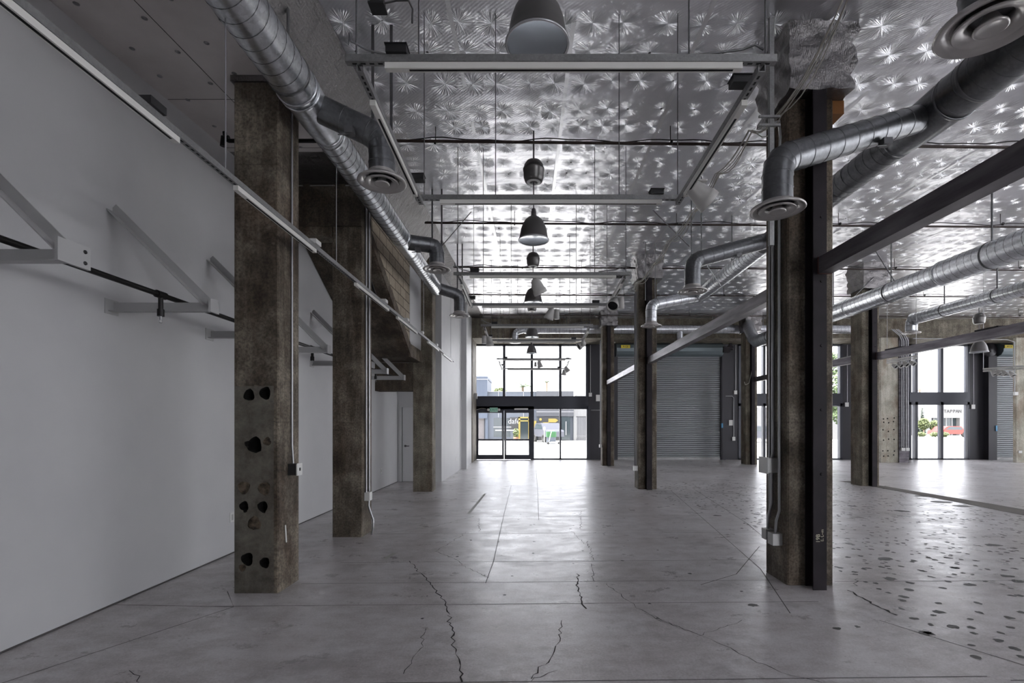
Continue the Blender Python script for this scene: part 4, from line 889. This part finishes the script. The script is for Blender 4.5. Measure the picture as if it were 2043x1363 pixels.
# ================================================================== BELL PENDANTS
def pendant(loc):
    x, y, z = loc; t = thing('bell_pendant', 'x', 'pendant lamp', loc, 'bell pendant lamps')
    MB().lathe([(.034, .345), (.040, .315), (.075, .300), (.115, .265), (.150, .205), (.172, .14), (.184, .07), (.192, .03), (.205, .004), (.205, -.004), (.198, -.004), (.185, .03), (.17, .1)], loc, n=48).build('lamp_shade', 'bell', t)
    MB().lathe([(.193, -.003), (.206, -.007), (.208, .002), (.203, .008)], loc, n=48).build('shade_rim', 'bell_rim', t)
    MB().lathe([(.0, .020), (.12, .016), (.192, .002)], loc, n=40).build('lamp_lens', 'lens', t)
    MB().lathe([(0, .42), (.024, .42), (.034, .37), (.034, .34)], loc, n=20).tube([(x, y, z+.40), (x, y, z+.78)], .008, 8).build('stem', 'steel_lt', t)
    MB().lathe([(.03, .76), (.110, .78), (.118, .79), (.134, .84), (.137, .92), (.143, .93), (.143, .955), (.132, .96), (.128, 1.0), (.095, 1.05), (.03, 1.08), (0, 1.08)], loc, n=32).build('ballast_housing', 'bell', t)
    MB().lathe([(.0, .785), (.06, .765), (.10, .778)], loc, n=24).build('housing_base', 'plate', t)
    MB().tube([(x, y, z+1.08), (x, y, zc(y)+.07)], .012, 8).build('suspension_rod', 'strap', t)
    return t
p0 = pendant((.045, 3.2, 4.05)); p0['label'] = 'aluminium bell pendant above the nearest frame, cropped by the top edge'
for loc, lb in (((.045, 6.65, 4.07), 'aluminium bell pendant with bright lens in the middle of the foil ceiling'), ((.06, 10.6, 4.20), 'bell pendant partly hidden behind a white spotlight, third from the viewer'),
                ((.05, 14.9, 4.22), 'bell pendant just above the entrance window, fourth from the viewer'), ((.05, 18.7, 4.28), 'bell pendant against the entrance window, farthest in the row')):
    copy_tree(p0, loc, lb)
copy_tree(p0, (12.3, 13.6, 3.58), 'bell pendant hanging in front of the charcoal panel at far right')

# ================================================================== WALL BRACKETS AND SPRINKLER PIPES
def bracket(label, y, big=False):
    t = thing('wall_bracket', label, 'bracket', (-3.7, y, 2.6), 'grey triangular wall brackets')
    mb = MB(); mb.box(-3.7, -2.80, y-.004, y+.004, 2.60, 2.68).box(-3.7, -2.80, y-.06, y+.004, 2.592, 2.60); mb.build('arm', 'bracket', t)
    mb = MB(); mb.bar((-3.7, y, 3.52), (-2.84, y, 2.66), .010, .085).bar((-3.7, y-.035, 3.485), (-2.86, y-.035, 2.645), .07, .008); mb.build('brace', 'bracket', t)
    if big: MB().box(-2.81, -2.79, y-.13, y+.09, 2.575, 2.715).build('end_plate', 'bracket', t)
    else: MB().box(-2.81, -2.79, y-.07, y+.05, 2.585, 2.70).build('end_plate', 'bracket', t)
    if big: MB().lathe([(0, .006), (.011, .006), (.013, 0)], (-2.79, y+.05, 2.68), (1, 0, 0), 8).lathe([(0, .006), (.011, .006), (.013, 0)], (-2.79, y+.05, 2.61), (1, 0, 0), 8).build('bolt', 'box_dk', t)
    MB().box(-3.70, -3.692, y-.09, y+.05, 2.57, 2.70).build('wall_plate', 'bracket', t)
    return t
bracket('grey triangular wall bracket with a bolted end plate, at the left edge', 3.06, True)
bracket('grey triangular wall bracket behind the short sprinkler drop, second from the left edge', 4.40)
bracket('grey triangular wall bracket running behind the first concrete column', 5.74)
bracket('grey triangular wall bracket ending at the second concrete column', 6.9)
bracket('grey triangular wall bracket mostly hidden by the second column', 8.42)
bracket('grey triangular wall bracket right of the second column, higher of two', 9.73)
bracket('grey triangular wall bracket nearest the landing beam', 11.05)
bp = thing('sprinkler_pipe', 'black sprinkler pipe resting on the wall brackets', 'pipe', (-3.18, 5, 2.72))
MB().tube([(-3.18, .6, 2.715), (-3.18, 11.4, 2.715)], .022, 14).build('pipe_run', 'pipe_bk', bp)
for y in (4.27, 7.24, 10.2):
    q = MB().tube([(-3.18, y-.05, 2.715), (-3.18, y+.05, 2.715)], .032, 14).tube([(-3.18, y, 2.715), (-3.18, y, 2.54)], .019, 12).tube([(-3.18, y, 2.59), (-3.18, y, 2.53)], .027, 12).build('drop_fitting', 'pipe_bk', bp)
    MB().tube([(-3.18, y, 2.53), (-3.18, y, 2.50)], .010, 8).lathe([(.012, -.002), (.015, 0), (.012, .002)], (-3.18, y, 2.475), n=10).tube([(-3.193, y, 2.50), (-3.193, y, 2.475)], .0025, 5).tube([(-3.167, y, 2.50), (-3.167, y, 2.475)], .0025, 5).build('sprinkler_head', 'conduit', bp)
def cross_pipe(label, y, x0, x1, z, tilt=.02, r_=.019):
    t = thing('ceiling_pipe', label, 'pipe', (x0, y, z), 'dark pipes crossing below the foil ceiling')
    MB().tube([(x0, y-.1, z), (x1, y+.12*(x1-x0)/10, z)], r_, 10).build('pipe_run', 'pipe_br', t)
    mb = MB(); pts = []
    for i in range(int((x1-x0)/.15)):
        x = x0+i*.15; pts.append((x, y-.1+.12*(x-x0)/10+.05, z+.05+.018*math.sin(x*4.1)+.01*math.sin(x*9)))
    mb.tube(pts, .008, 6); mb.build('cable', 'pipe_bk', t)
    for x in np.arange(x0+1.7, x1, 3.1): MB().tube([(x, y, z), (x, y, zc(y)+.0)], .006, 6).lathe([(r_+.001, -.012), (r_+.008, -.012), (r_+.008, .012), (r_+.001, .012)], (x, y-.05, z), (1, 0, 0), 16).build('pipe_hanger', 'pipe_bk', t)
    return t
cross_pipe('dark pipe crossing the ceiling behind the nearest track frame', 6.55, -2.95, 12, 5.30)
cross_pipe('dark pipe crossing the ceiling just beyond the second bell pendant', 9.5, -2.0, 16, 5.42)
cross_pipe('dark pipe crossing the ceiling above the third track frame', 12.4, -1.9, 18, 5.50)
cross_pipe('dark pipe crossing the ceiling above the fourth bell pendant', 15.4, -1.9, 20, 5.60)
cross_pipe('dark pipe crossing the ceiling nearest the concrete beam', 18.7, -1.9, 20, 5.70)
ps = thing('sprinkler_pipe', 'short black pipe with elbow poking out left of the first column', 'pipe', (-2.9, 6.2, 4.75))
MB().tube([(-2.3, 5.6, 4.80), (-3.40, 5.6, 4.80), (-3.44, 5.6, 4.82), (-3.45, 5.6, 4.90)], .022, 10).tube([(-3.40, 5.6, 4.83), (-3.46, 5.6, 4.83), (-3.47, 5.6, 4.74)], .03, 10).build('pipe_run', 'pipe_bk', ps)

# ================================================================== CONDUITS ON COLUMNS
t = thing('column_conduit', 'slim conduit with switch box on the side of the first concrete column', 'conduit', (-2.37, 4.94, 1.1))
MB().tube([(-2.368, 4.93, 4.7), (-2.368, 4.93, 1.4), (-2.36, 4.94, 1.2)], .010, 10).build('conduit_run', 'conduit', t)
MB().box(-2.385, -2.30, 4.88, 4.98, 1.10, 1.21).build('junction_box', 'box_dk', t); MB().box(-2.30, -2.29, 4.875, 4.985, 1.095, 1.215).box(-2.29, -2.285, 4.92, 4.94, 1.14, 1.17, 1).build('cover_plate', ['plate', 'box_dk'], t)
t = thing('column_conduit', 'pair of conduits with flexible tail on the side of the second concrete column', 'conduit', (-2.37, 7.3, .5))
MB().tube([(-2.365, 7.15, 4.8), (-2.365, 7.15, .62), (-2.34, 7.16, .55)], .013, 10).tube([(-2.365, 7.28, 4.8), (-2.365, 7.28, .62)], .016, 10).build('conduit_run', 'conduit', t)
MB().tube([(-2.34, 7.2, .52), (-2.34, 7.18, .42), (-2.32, 7.2, .33), (-2.28, 7.2, .22), (-2.28, 7.2, .1), (-2.30, 7.2, .0)], .015, 10).build('flex_conduit', 'conduit', t)
MB().box(-2.385, -2.31, 7.13, 7.25, .5, .62).build('junction_box', 'plate', t)
t = thing('column_conduit', 'bundle of galvanised conduits and boxes on the near right column', 'conduit', (2.53, 5.1, .3), None)
xr = 2.53
MB().tube([(xr, 5.24, 4.6), (xr, 5.24, .62)], .013, 10).build('conduit_run', 'conduit', t)
MB().tube([(xr, 5.17, 4.7), (xr, 5.17, 1.3), (xr, 5.22, 1.2)], .016, 10).build('conduit_run', 'conduit', t)
MB().tube([(xr, 5.04, 4.3), (xr, 5.04, 1.0), (xr, 5.04, .72), (xr-.02, 5.06, .62), (xr-.02, 5.08, .48)], .014, 10).build('conduit_run', 'conduit', t)
MB().tube([(xr, 5.2, 1.12), (xr, 5.2, .78), (xr-.02, 5.24, .62), (xr-.02, 5.24, .5)], .014, 10).build('conduit_run', 'conduit', t)
MB().box(2.45, 2.557, 5.12, 5.30, 1.10, 1.25).box(2.445, 2.45, 5.11, 5.31, 1.09, 1.26).build('junction_box', 'box', t)
MB().box(2.46, 2.557, 5.03, 5.14, .37, .49).box(2.47, 2.557, 5.2, 5.3, .39, .50).build('outlet_box', 'box', t)
MB().box(2.27, 2.311, 4.70, 4.741, 3.3, zc(4.7)-.02).build('vertical_strut', 'strut', t)
MB().tube([(xr, 5.04, 4.25), (xr-.01, 5.0, 4.5), (xr-.1, 4.85, 4.56), (2.32, 4.78, 4.5)], .014, 10).build('conduit_run', 'conduit', t)
for z in (4.42, 4.5): MB().box(2.16, 2.36, 4.68, 4.70, z, z+.02).build('cable_clamp', 'strut', t)
# pale wires following the column line
cbn = thing('cable_bundle', 'bundle of pale cables sagging along the tops of the right columns', 'cable', (2.35, 5, 4.6))
for k in range(5):
    pts = []
    ctrl = [(2.6, 3.0, 5.25), (2.45, 3.9, 4.95), (2.33, 4.71, 4.53), (2.38, 5.4, 4.80), (2.36, 6.3, 4.78), (2.35, 7.25, 4.70), (2.38, 8.6, 4.78), (2.4, 9.8, 4.75), (2.36, 11.2, 4.79), (2.45, 12.0, 4.9)]
    for i in range(len(ctrl)-1):
        a, b_ = Vector(ctrl[i]), Vector(ctrl[i+1])
        for q in range(6):
            u = q/6; p = a.lerp(b_, u); p.z -= .07*math.sin(PI*u)*(1+.3*k*((i+k) % 2)); p.x += .018*math.sin(k*2.1+i)+.012*k; pts.append(p)
    MB().tube(pts, .0055, 5).build('cable', 'wire', cbn)
for (lb, x, y, z) in (('second right column', 2.63, 12.3, .55), ('third right column', 2.75, 19.3, .8)):
    t = thing('column_conduit', 'thin conduits and box on the left side of the %s' % lb, 'conduit', (x, y, z))
    MB().tube([(x, y+.05, 4.9), (x, y+.05, z)], .014, 8).tube([(x, y+.2, 4.9), (x, y+.2, z)], .014, 8).build('conduit_run', 'conduit', t); MB().box(x-.06, x+.04, y, y+.12, z-.1, z+.02).build('junction_box', 'plate', t)

# ================================================================== OUTSIDE
struct(MB().box(-80, 120, 22.76, 46.0, -.15, -.02), 'ground_street', 'road', 'sunlit pale street outside the shopfront')
struct(MB().box(-80, 140, 46.0, 130, -.15, .03), 'ground_sidewalk', 'walk', 'pale sidewalk across the street')
YB = 48.5
def bxp(px): return (px-1058)/F*YB
def bz(py): return 1.6+(847-py)/F*YB
bl = thing('shop_building', 'low slate blue shop building with yellow door across the street', 'building', (-2, YB, 0))
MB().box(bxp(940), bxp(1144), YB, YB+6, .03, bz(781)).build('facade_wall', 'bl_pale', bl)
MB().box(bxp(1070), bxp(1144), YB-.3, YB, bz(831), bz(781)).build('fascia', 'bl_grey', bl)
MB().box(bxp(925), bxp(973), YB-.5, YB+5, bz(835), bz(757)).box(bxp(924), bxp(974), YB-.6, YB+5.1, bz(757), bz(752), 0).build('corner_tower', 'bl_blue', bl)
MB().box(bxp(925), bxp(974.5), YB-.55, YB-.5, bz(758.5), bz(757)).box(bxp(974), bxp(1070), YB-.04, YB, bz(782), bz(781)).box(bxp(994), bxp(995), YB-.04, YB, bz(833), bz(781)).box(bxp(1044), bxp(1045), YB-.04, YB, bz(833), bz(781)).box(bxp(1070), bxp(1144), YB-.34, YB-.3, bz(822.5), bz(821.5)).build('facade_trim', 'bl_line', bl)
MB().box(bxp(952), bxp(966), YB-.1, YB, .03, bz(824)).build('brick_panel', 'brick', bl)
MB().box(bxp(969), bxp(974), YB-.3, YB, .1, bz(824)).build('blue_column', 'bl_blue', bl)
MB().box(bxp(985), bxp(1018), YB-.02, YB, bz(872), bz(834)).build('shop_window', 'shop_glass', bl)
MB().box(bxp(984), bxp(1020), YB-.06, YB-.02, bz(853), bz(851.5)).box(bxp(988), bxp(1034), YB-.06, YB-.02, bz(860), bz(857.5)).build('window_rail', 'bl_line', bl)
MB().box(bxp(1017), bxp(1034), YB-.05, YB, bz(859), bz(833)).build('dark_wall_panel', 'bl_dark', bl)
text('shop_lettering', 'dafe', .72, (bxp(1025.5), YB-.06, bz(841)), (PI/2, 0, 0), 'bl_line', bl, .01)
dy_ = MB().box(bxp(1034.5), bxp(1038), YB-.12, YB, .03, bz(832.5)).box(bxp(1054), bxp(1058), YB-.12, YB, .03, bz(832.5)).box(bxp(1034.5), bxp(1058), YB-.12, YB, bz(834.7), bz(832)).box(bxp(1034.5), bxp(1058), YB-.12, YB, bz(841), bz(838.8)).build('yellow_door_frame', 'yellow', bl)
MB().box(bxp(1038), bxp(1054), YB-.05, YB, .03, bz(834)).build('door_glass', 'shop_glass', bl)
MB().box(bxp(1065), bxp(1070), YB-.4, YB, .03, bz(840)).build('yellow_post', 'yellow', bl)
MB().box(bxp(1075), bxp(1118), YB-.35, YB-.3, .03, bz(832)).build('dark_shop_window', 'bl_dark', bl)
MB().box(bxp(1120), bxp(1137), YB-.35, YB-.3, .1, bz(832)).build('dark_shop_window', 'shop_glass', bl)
MB().box(bxp(1128), bxp(1129.5), YB-.4, YB-.35, bz(868), bz(841)).build('door_edge', 'bl_line', bl)
s_ = MB(); q = bxp(1102)
s_.prism([(q-.4, YB-.42, bz(843)), (q+.3, YB-.42, bz(843)), (q+.55, YB-.42, bz(839)), (q+.3, YB-.42, bz(835.5)), (q-.4, YB-.42, bz(835.5))], (0, .06, 0)); s_.box(bxp(1083), bxp(1094.5), YB-.42, YB-.36, bz(848.5), bz(842.8)); s_.lathe([(0, 0), (.13, 0)], (bxp(1078.3), YB-.42, bz(837)), (0, -1, 0), 14)
s_.build('yellow_shop_sign', 'yellow', bl)
bw = thing('white_building', 'white building with a patterned security gate right of the yellow door shop', 'building', (5, YB, 0))
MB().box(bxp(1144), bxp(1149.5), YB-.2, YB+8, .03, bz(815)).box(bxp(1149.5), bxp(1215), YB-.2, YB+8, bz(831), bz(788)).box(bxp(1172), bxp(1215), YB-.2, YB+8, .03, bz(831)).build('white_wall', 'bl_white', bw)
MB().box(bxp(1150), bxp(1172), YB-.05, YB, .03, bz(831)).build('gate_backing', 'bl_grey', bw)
g_ = MB()
for i in range(16): x = bxp(1150)+i*.069*1.0+.03; g_.box(x, x+.02, YB-.12, YB-.1, .05, bz(832))
for i in range(5): g_.lathe([(.07, -.01), (.09, -.01), (.09, .01), (.07, .01)], (bxp(1152.5)+i*.2, YB-.13, .45), (0, -1, 0), 14)
g_.build('gate_bars', 'bl_line', bw)
# pickup / suv, bin, scooter
def car(label, x, y, L_, H_, body, flip=1, z0=0.03):
    t = thing('parked_car', label, 'car', (x, y, z0)); W_ = 1.8
    pr = [(-.5, .28), (-.5, .55), (-.47, .62), (-.30, .66), (-.20, .96), (-.12, 1.0), (.18, 1.0), (.27, .93), (.36, .66), (.48, .60), (.5, .45), (.5, .28)]
    MB().prism([(x+flip*a*L_, y, z0+b_*H_) for a, b_ in pr], (0, W_, 0)).build('car_body', body, t)
    MB().prism([(x+flip*a*L_, y-.01, z0+b_*H_) for a, b_ in [(-.26, .68), (-.18, .92), (.16, .95), (.30, .68)]], (0, W_+.02, 0)).build('car_window', 'car_glass', t)
    for a in (-.32, .32): MB().lathe([(0, .0), (.2, .0), (.22, .03), (.34, .03), (.34, -.2), (0, -.2)], (x+flip*a*L_, y, z0+.34), (0, -1, 0), 24).build('wheel', 'tyre', t)
    return t
cw = car('pale grey boxy car parked beside the green bin across the street', bxp(1096)-1.1, YB-3.6, 3.0, 1.7, 'car_white', -1)
cw.rotation_euler = (0, 0, math.radians(-66))
car('red car parked below the shop sign at the right', 52.2, 61.0, 3.9, 1.35, 'car_red', -1)
car('blue-grey car glimpsed through the window beside the olive column', 20.5, 44.0, 4.3, 1.5, 'car_white', 1, -.02)
gb = thing('green_bin', 'green and grey wheeled bin behind the scooter', 'bin', (bxp(1100), 41.0, 0))
xq = (1100-1058)/F*41
MB().box(xq-.42, xq+.42, 41.0, 41.7, .55, 1.0, ch=.08).build('bin_top', 'green_bin', gb); MB().box(xq-.38, xq+.38, 41.02, 41.66, .0, .55, ch=.08).build('bin_base', 'bl_pale', gb)
scx = (1101-1058)/F*40; sc_ = thing('kick_scooter', 'white electric kick scooter standing in the street before the green bin', 'scooter', (scx, 40, 0))
MB().tube([(scx-.22, 40, .12), (scx, 40, .14), (scx+.45, 40, .14), (scx+.55, 40, .28)], .06, 8).build('deck', 'scooter', sc_)
MB().tube([(scx-.25, 40, .2), (scx-.02, 40, 1.1)], .035, 8).tube([(scx-.3, 40, 1.1), (scx+.2, 40, 1.12)], .02, 6).build('steering_stem', 'scooter', sc_)
for a in (-.3, .58): MB().lathe([(0, .04), (.11, .04), (.11, -.04), (0, -.04)], (scx+a, 40, .09), (0, -1, 0), 16).build('wheel', 'tyre', sc_)
pm = thing('parking_post', 'thin white post left of the green bin', 'post', ((1086-1058)/F*40, 40, 0)); xx = (1086-1058)/F*40
MB().tube([(xx, 40, -.02), (xx, 40, 1.15)], .03, 8).lathe([(0, .15), (.08, .13), (.1, 0), (.08, -.12), (0, -.13)], (xx, 40, 1.25), n=12).build('post_body', 'scooter', pm)
# plants
def leaves(name, m_, parent, c, rx, ry, rz_, n_, s_=.12, cone=False):
    mb = MB()
    for _ in range(n_):
        while True:
            a = Vector((random.uniform(-1, 1), random.uniform(-1, 1), random.uniform(-1, 1)))
            if cone:
                if math.hypot(a.x, a.y) < (1-a.z)/2: break
            elif a.length < 1 and a.length > .45: break
        p = Vector(c)+Vector((a.x*rx, a.y*ry, a.z*rz_)); u = Vector((random.gauss(0, 1), random.gauss(0, 1), random.gauss(0, 1))).normalized(); w_ = u.orthogonal().normalized()*s_*.6; u = u*s_
        mb.add([p-u, p-w_, p+u, p+w_], [(0, 1, 2, 3)])
    return mb.build(name, m_, parent)
def tree(label, x, y, h_, r_, m_, n_=900, s_=.16, cat='tree', name='leafy_tree', cone=False, tr_=.12):
    t = thing(name, label, cat, (x, y, 0)); MB().tube([(x, y, 0), (x+.05, y, h_*.45), (x, y, h_*.75)], [tr_, tr_*.8, tr_*.4], 8).build('trunk', 'trunk', t)
    leaves('foliage', m_, t, (x, y, h_*(.52 if cone else .66)), r_, r_, h_*(.5 if cone else .36), n_, s_, cone); return t
def palm(label, x, y, h_, L_=2.3, n_=15, drop=.9):
    t = thing('palm_tree', label, 'palm', (x, y, 0)); MB().tube([(x, y, 0), (x, y, h_)], [.22, .16], 10).build('trunk', 'trunk', t)
    mb = MB()
    for k in range(n_):
        a = 2*PI*k/n_+random.uniform(-.2, .2); el = random.uniform(.1, 1.2); d = Vector((math.cos(a), math.sin(a), 0)); prev = Vector((x, y, h_)); pts = []
        for q in range(9):
            u = q/8; pts.append(Vector((x, y, h_))+d*(L_*u*math.cos(el*.7))+Vector((0, 0, L_*(math.sin(el)*u-drop*u*u))))
        mb.tube(pts, [.02*(1-.8*i/8) for i in range(9)], 4)
        for q in range(1, 9):
            for s_ in (-1, 1):
                for f_ in (0, .5):
                    p = pts[q-1].lerp(pts[q], 1-f_); sd = Vector((-d.y, d.x, 0))*s_
                    e = p+sd*.38*(1-.6*q/8)+d*.22-Vector((0, 0, .16)); mb.add([p, p+d*.05, e], [(0, 1, 2)])
    mb.build('frond', 'leaf', t); return t
palm('palm tree rising behind the shop roof at the entrance window', (1043-1058)/F*58, 58, 6.0, 1.9, 24, .75)
palm('distant thin tall palm right of the larger palm', (1091-1058)/F*90, 90, 9.3, .8, 12, .7)
pl = thing('potted_plant', 'potted green plant left of the yellow door', 'plant', (bxp(1030), YB-1, 0)); MB().lathe([(0, .0), (.2, .0), (.27, .38), (0, .38)], (bxp(1030), YB-1, .03), n=16).build('plant_pot', 'terracotta', pl); leaves('foliage', 'leaf2', pl, (bxp(1030), YB-1, .78), .30, .3, .42, 160, .11)
# right street scene
XB = lambda px, d: (px-1058)/F*d
GZ = lambda py, d: 1.6+(847-py)/F*d
tb = thing('gallery_building', 'white building lettered TAPPAN beyond the red car', 'building', (58, 70, 0)); G = 70
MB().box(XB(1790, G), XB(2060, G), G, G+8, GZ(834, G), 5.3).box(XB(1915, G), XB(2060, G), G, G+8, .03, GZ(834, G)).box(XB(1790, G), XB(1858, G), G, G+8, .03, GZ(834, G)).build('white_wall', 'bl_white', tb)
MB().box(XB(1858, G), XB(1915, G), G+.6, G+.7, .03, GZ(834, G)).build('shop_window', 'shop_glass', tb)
for px in (1868, 1880, 1893, 1905): MB().box(XB(px, G), XB(px, G)+.09, G+.5, G+.6, .03, GZ(834, G)).build('window_mullion', 'bl_line', tb)
text('shop_lettering', 'TAPPAN', .62, (XB(1900, G), G-.04, GZ(821, G)), (PI/2, 0, 0), 'bl_dark', tb, .01, 1.05)
for c_ in tb.children:
    if c_.name.startswith('shop_lettering'):
        bpy.data.objects.remove(c_)
for i, ch_ in enumerate('TAPPAN'):
    text('letter', ch_, .62, (XB(1885.5+i*5.9, G), G-.04, GZ(821, G)), (PI/2, 0, 0), 'bl_dark', tb, .01, 1.0)
def fol(label, px, py0, py1, hw_, d, m_, n_, s_, name='leafy_tree', cone=False):
    z0_, z1_ = GZ(py1, d), GZ(py0, d); t = thing(name, label, 'tree', (XB(px, d), d, 0)); x = XB(px, d)
    MB().tube([(x, d, 0), (x, d, (z0_+z1_)/2)], .08, 8).build('trunk', 'trunk', t)
    leaves('foliage', m_, t, (x, d, (z0_+z1_)/2), hw_, hw_*.8, (z1_-z0_)/2, n_, s_, cone)
fol('tall dark cypress left of the white gallery wall', 1840, 810, 866, .42, 67, 'leaf3', 1100, .11, 'cypress_tree', True)
fol('narrow cypress at the left mullion of the shop sign window', 1829.5, 818, 868, .32, 66, 'leaf3', 900, .11, 'cypress_tree', True)
fol('pale leafy tree before the white gallery', 1843, 834, 858, .68, 64.5, 'leaf2', 1300, .11)
fol('second pale leafy tree left of the red car', 1864, 838, 861, .6, 64.5, 'leaf2', 1000, .11)
for i, (px, lb) in enumerate(((1838, 'left'), (1864, 'middle'), (1884, 'right'))):
    t = thing('low_hedge', 'low green hedge along the far sidewalk, %s of three' % lb, 'hedge', (XB(px, 60), 60, 0)); leaves('foliage', 'leaf2', t, (XB(px, 60), 60, .38), .55, .3, .32, 400, .09)
tree('bright green street tree seen between the two right columns', 25.6, 40.5, 7.6, 1.9, 'leaf', 2600, .17)
tree('green tree lower behind the pale column window', 30.5, 47.0, 4.4, 2.0, 'leaf', 1800, .17)
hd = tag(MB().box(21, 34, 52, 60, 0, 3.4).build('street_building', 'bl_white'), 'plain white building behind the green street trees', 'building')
ut = thing('utility_pole', 'distant utility pole with crossarm above the shop sign window', 'pole', (XB(1835, 95), 95, 0)); MB().tube([(XB(1835, 95), 95, 0), (XB(1835, 95), 95, 8.5)], .12, 8).box(XB(1835, 95)-.9, XB(1835, 95)+.9, 94.9, 95.1, 8.0, 8.15).build('pole_body', 'trunk', ut)

fol('yellow green tree top peeking over the shop roof', 998, 774, 786, .9, 62, 'leaf2', 500, .13)
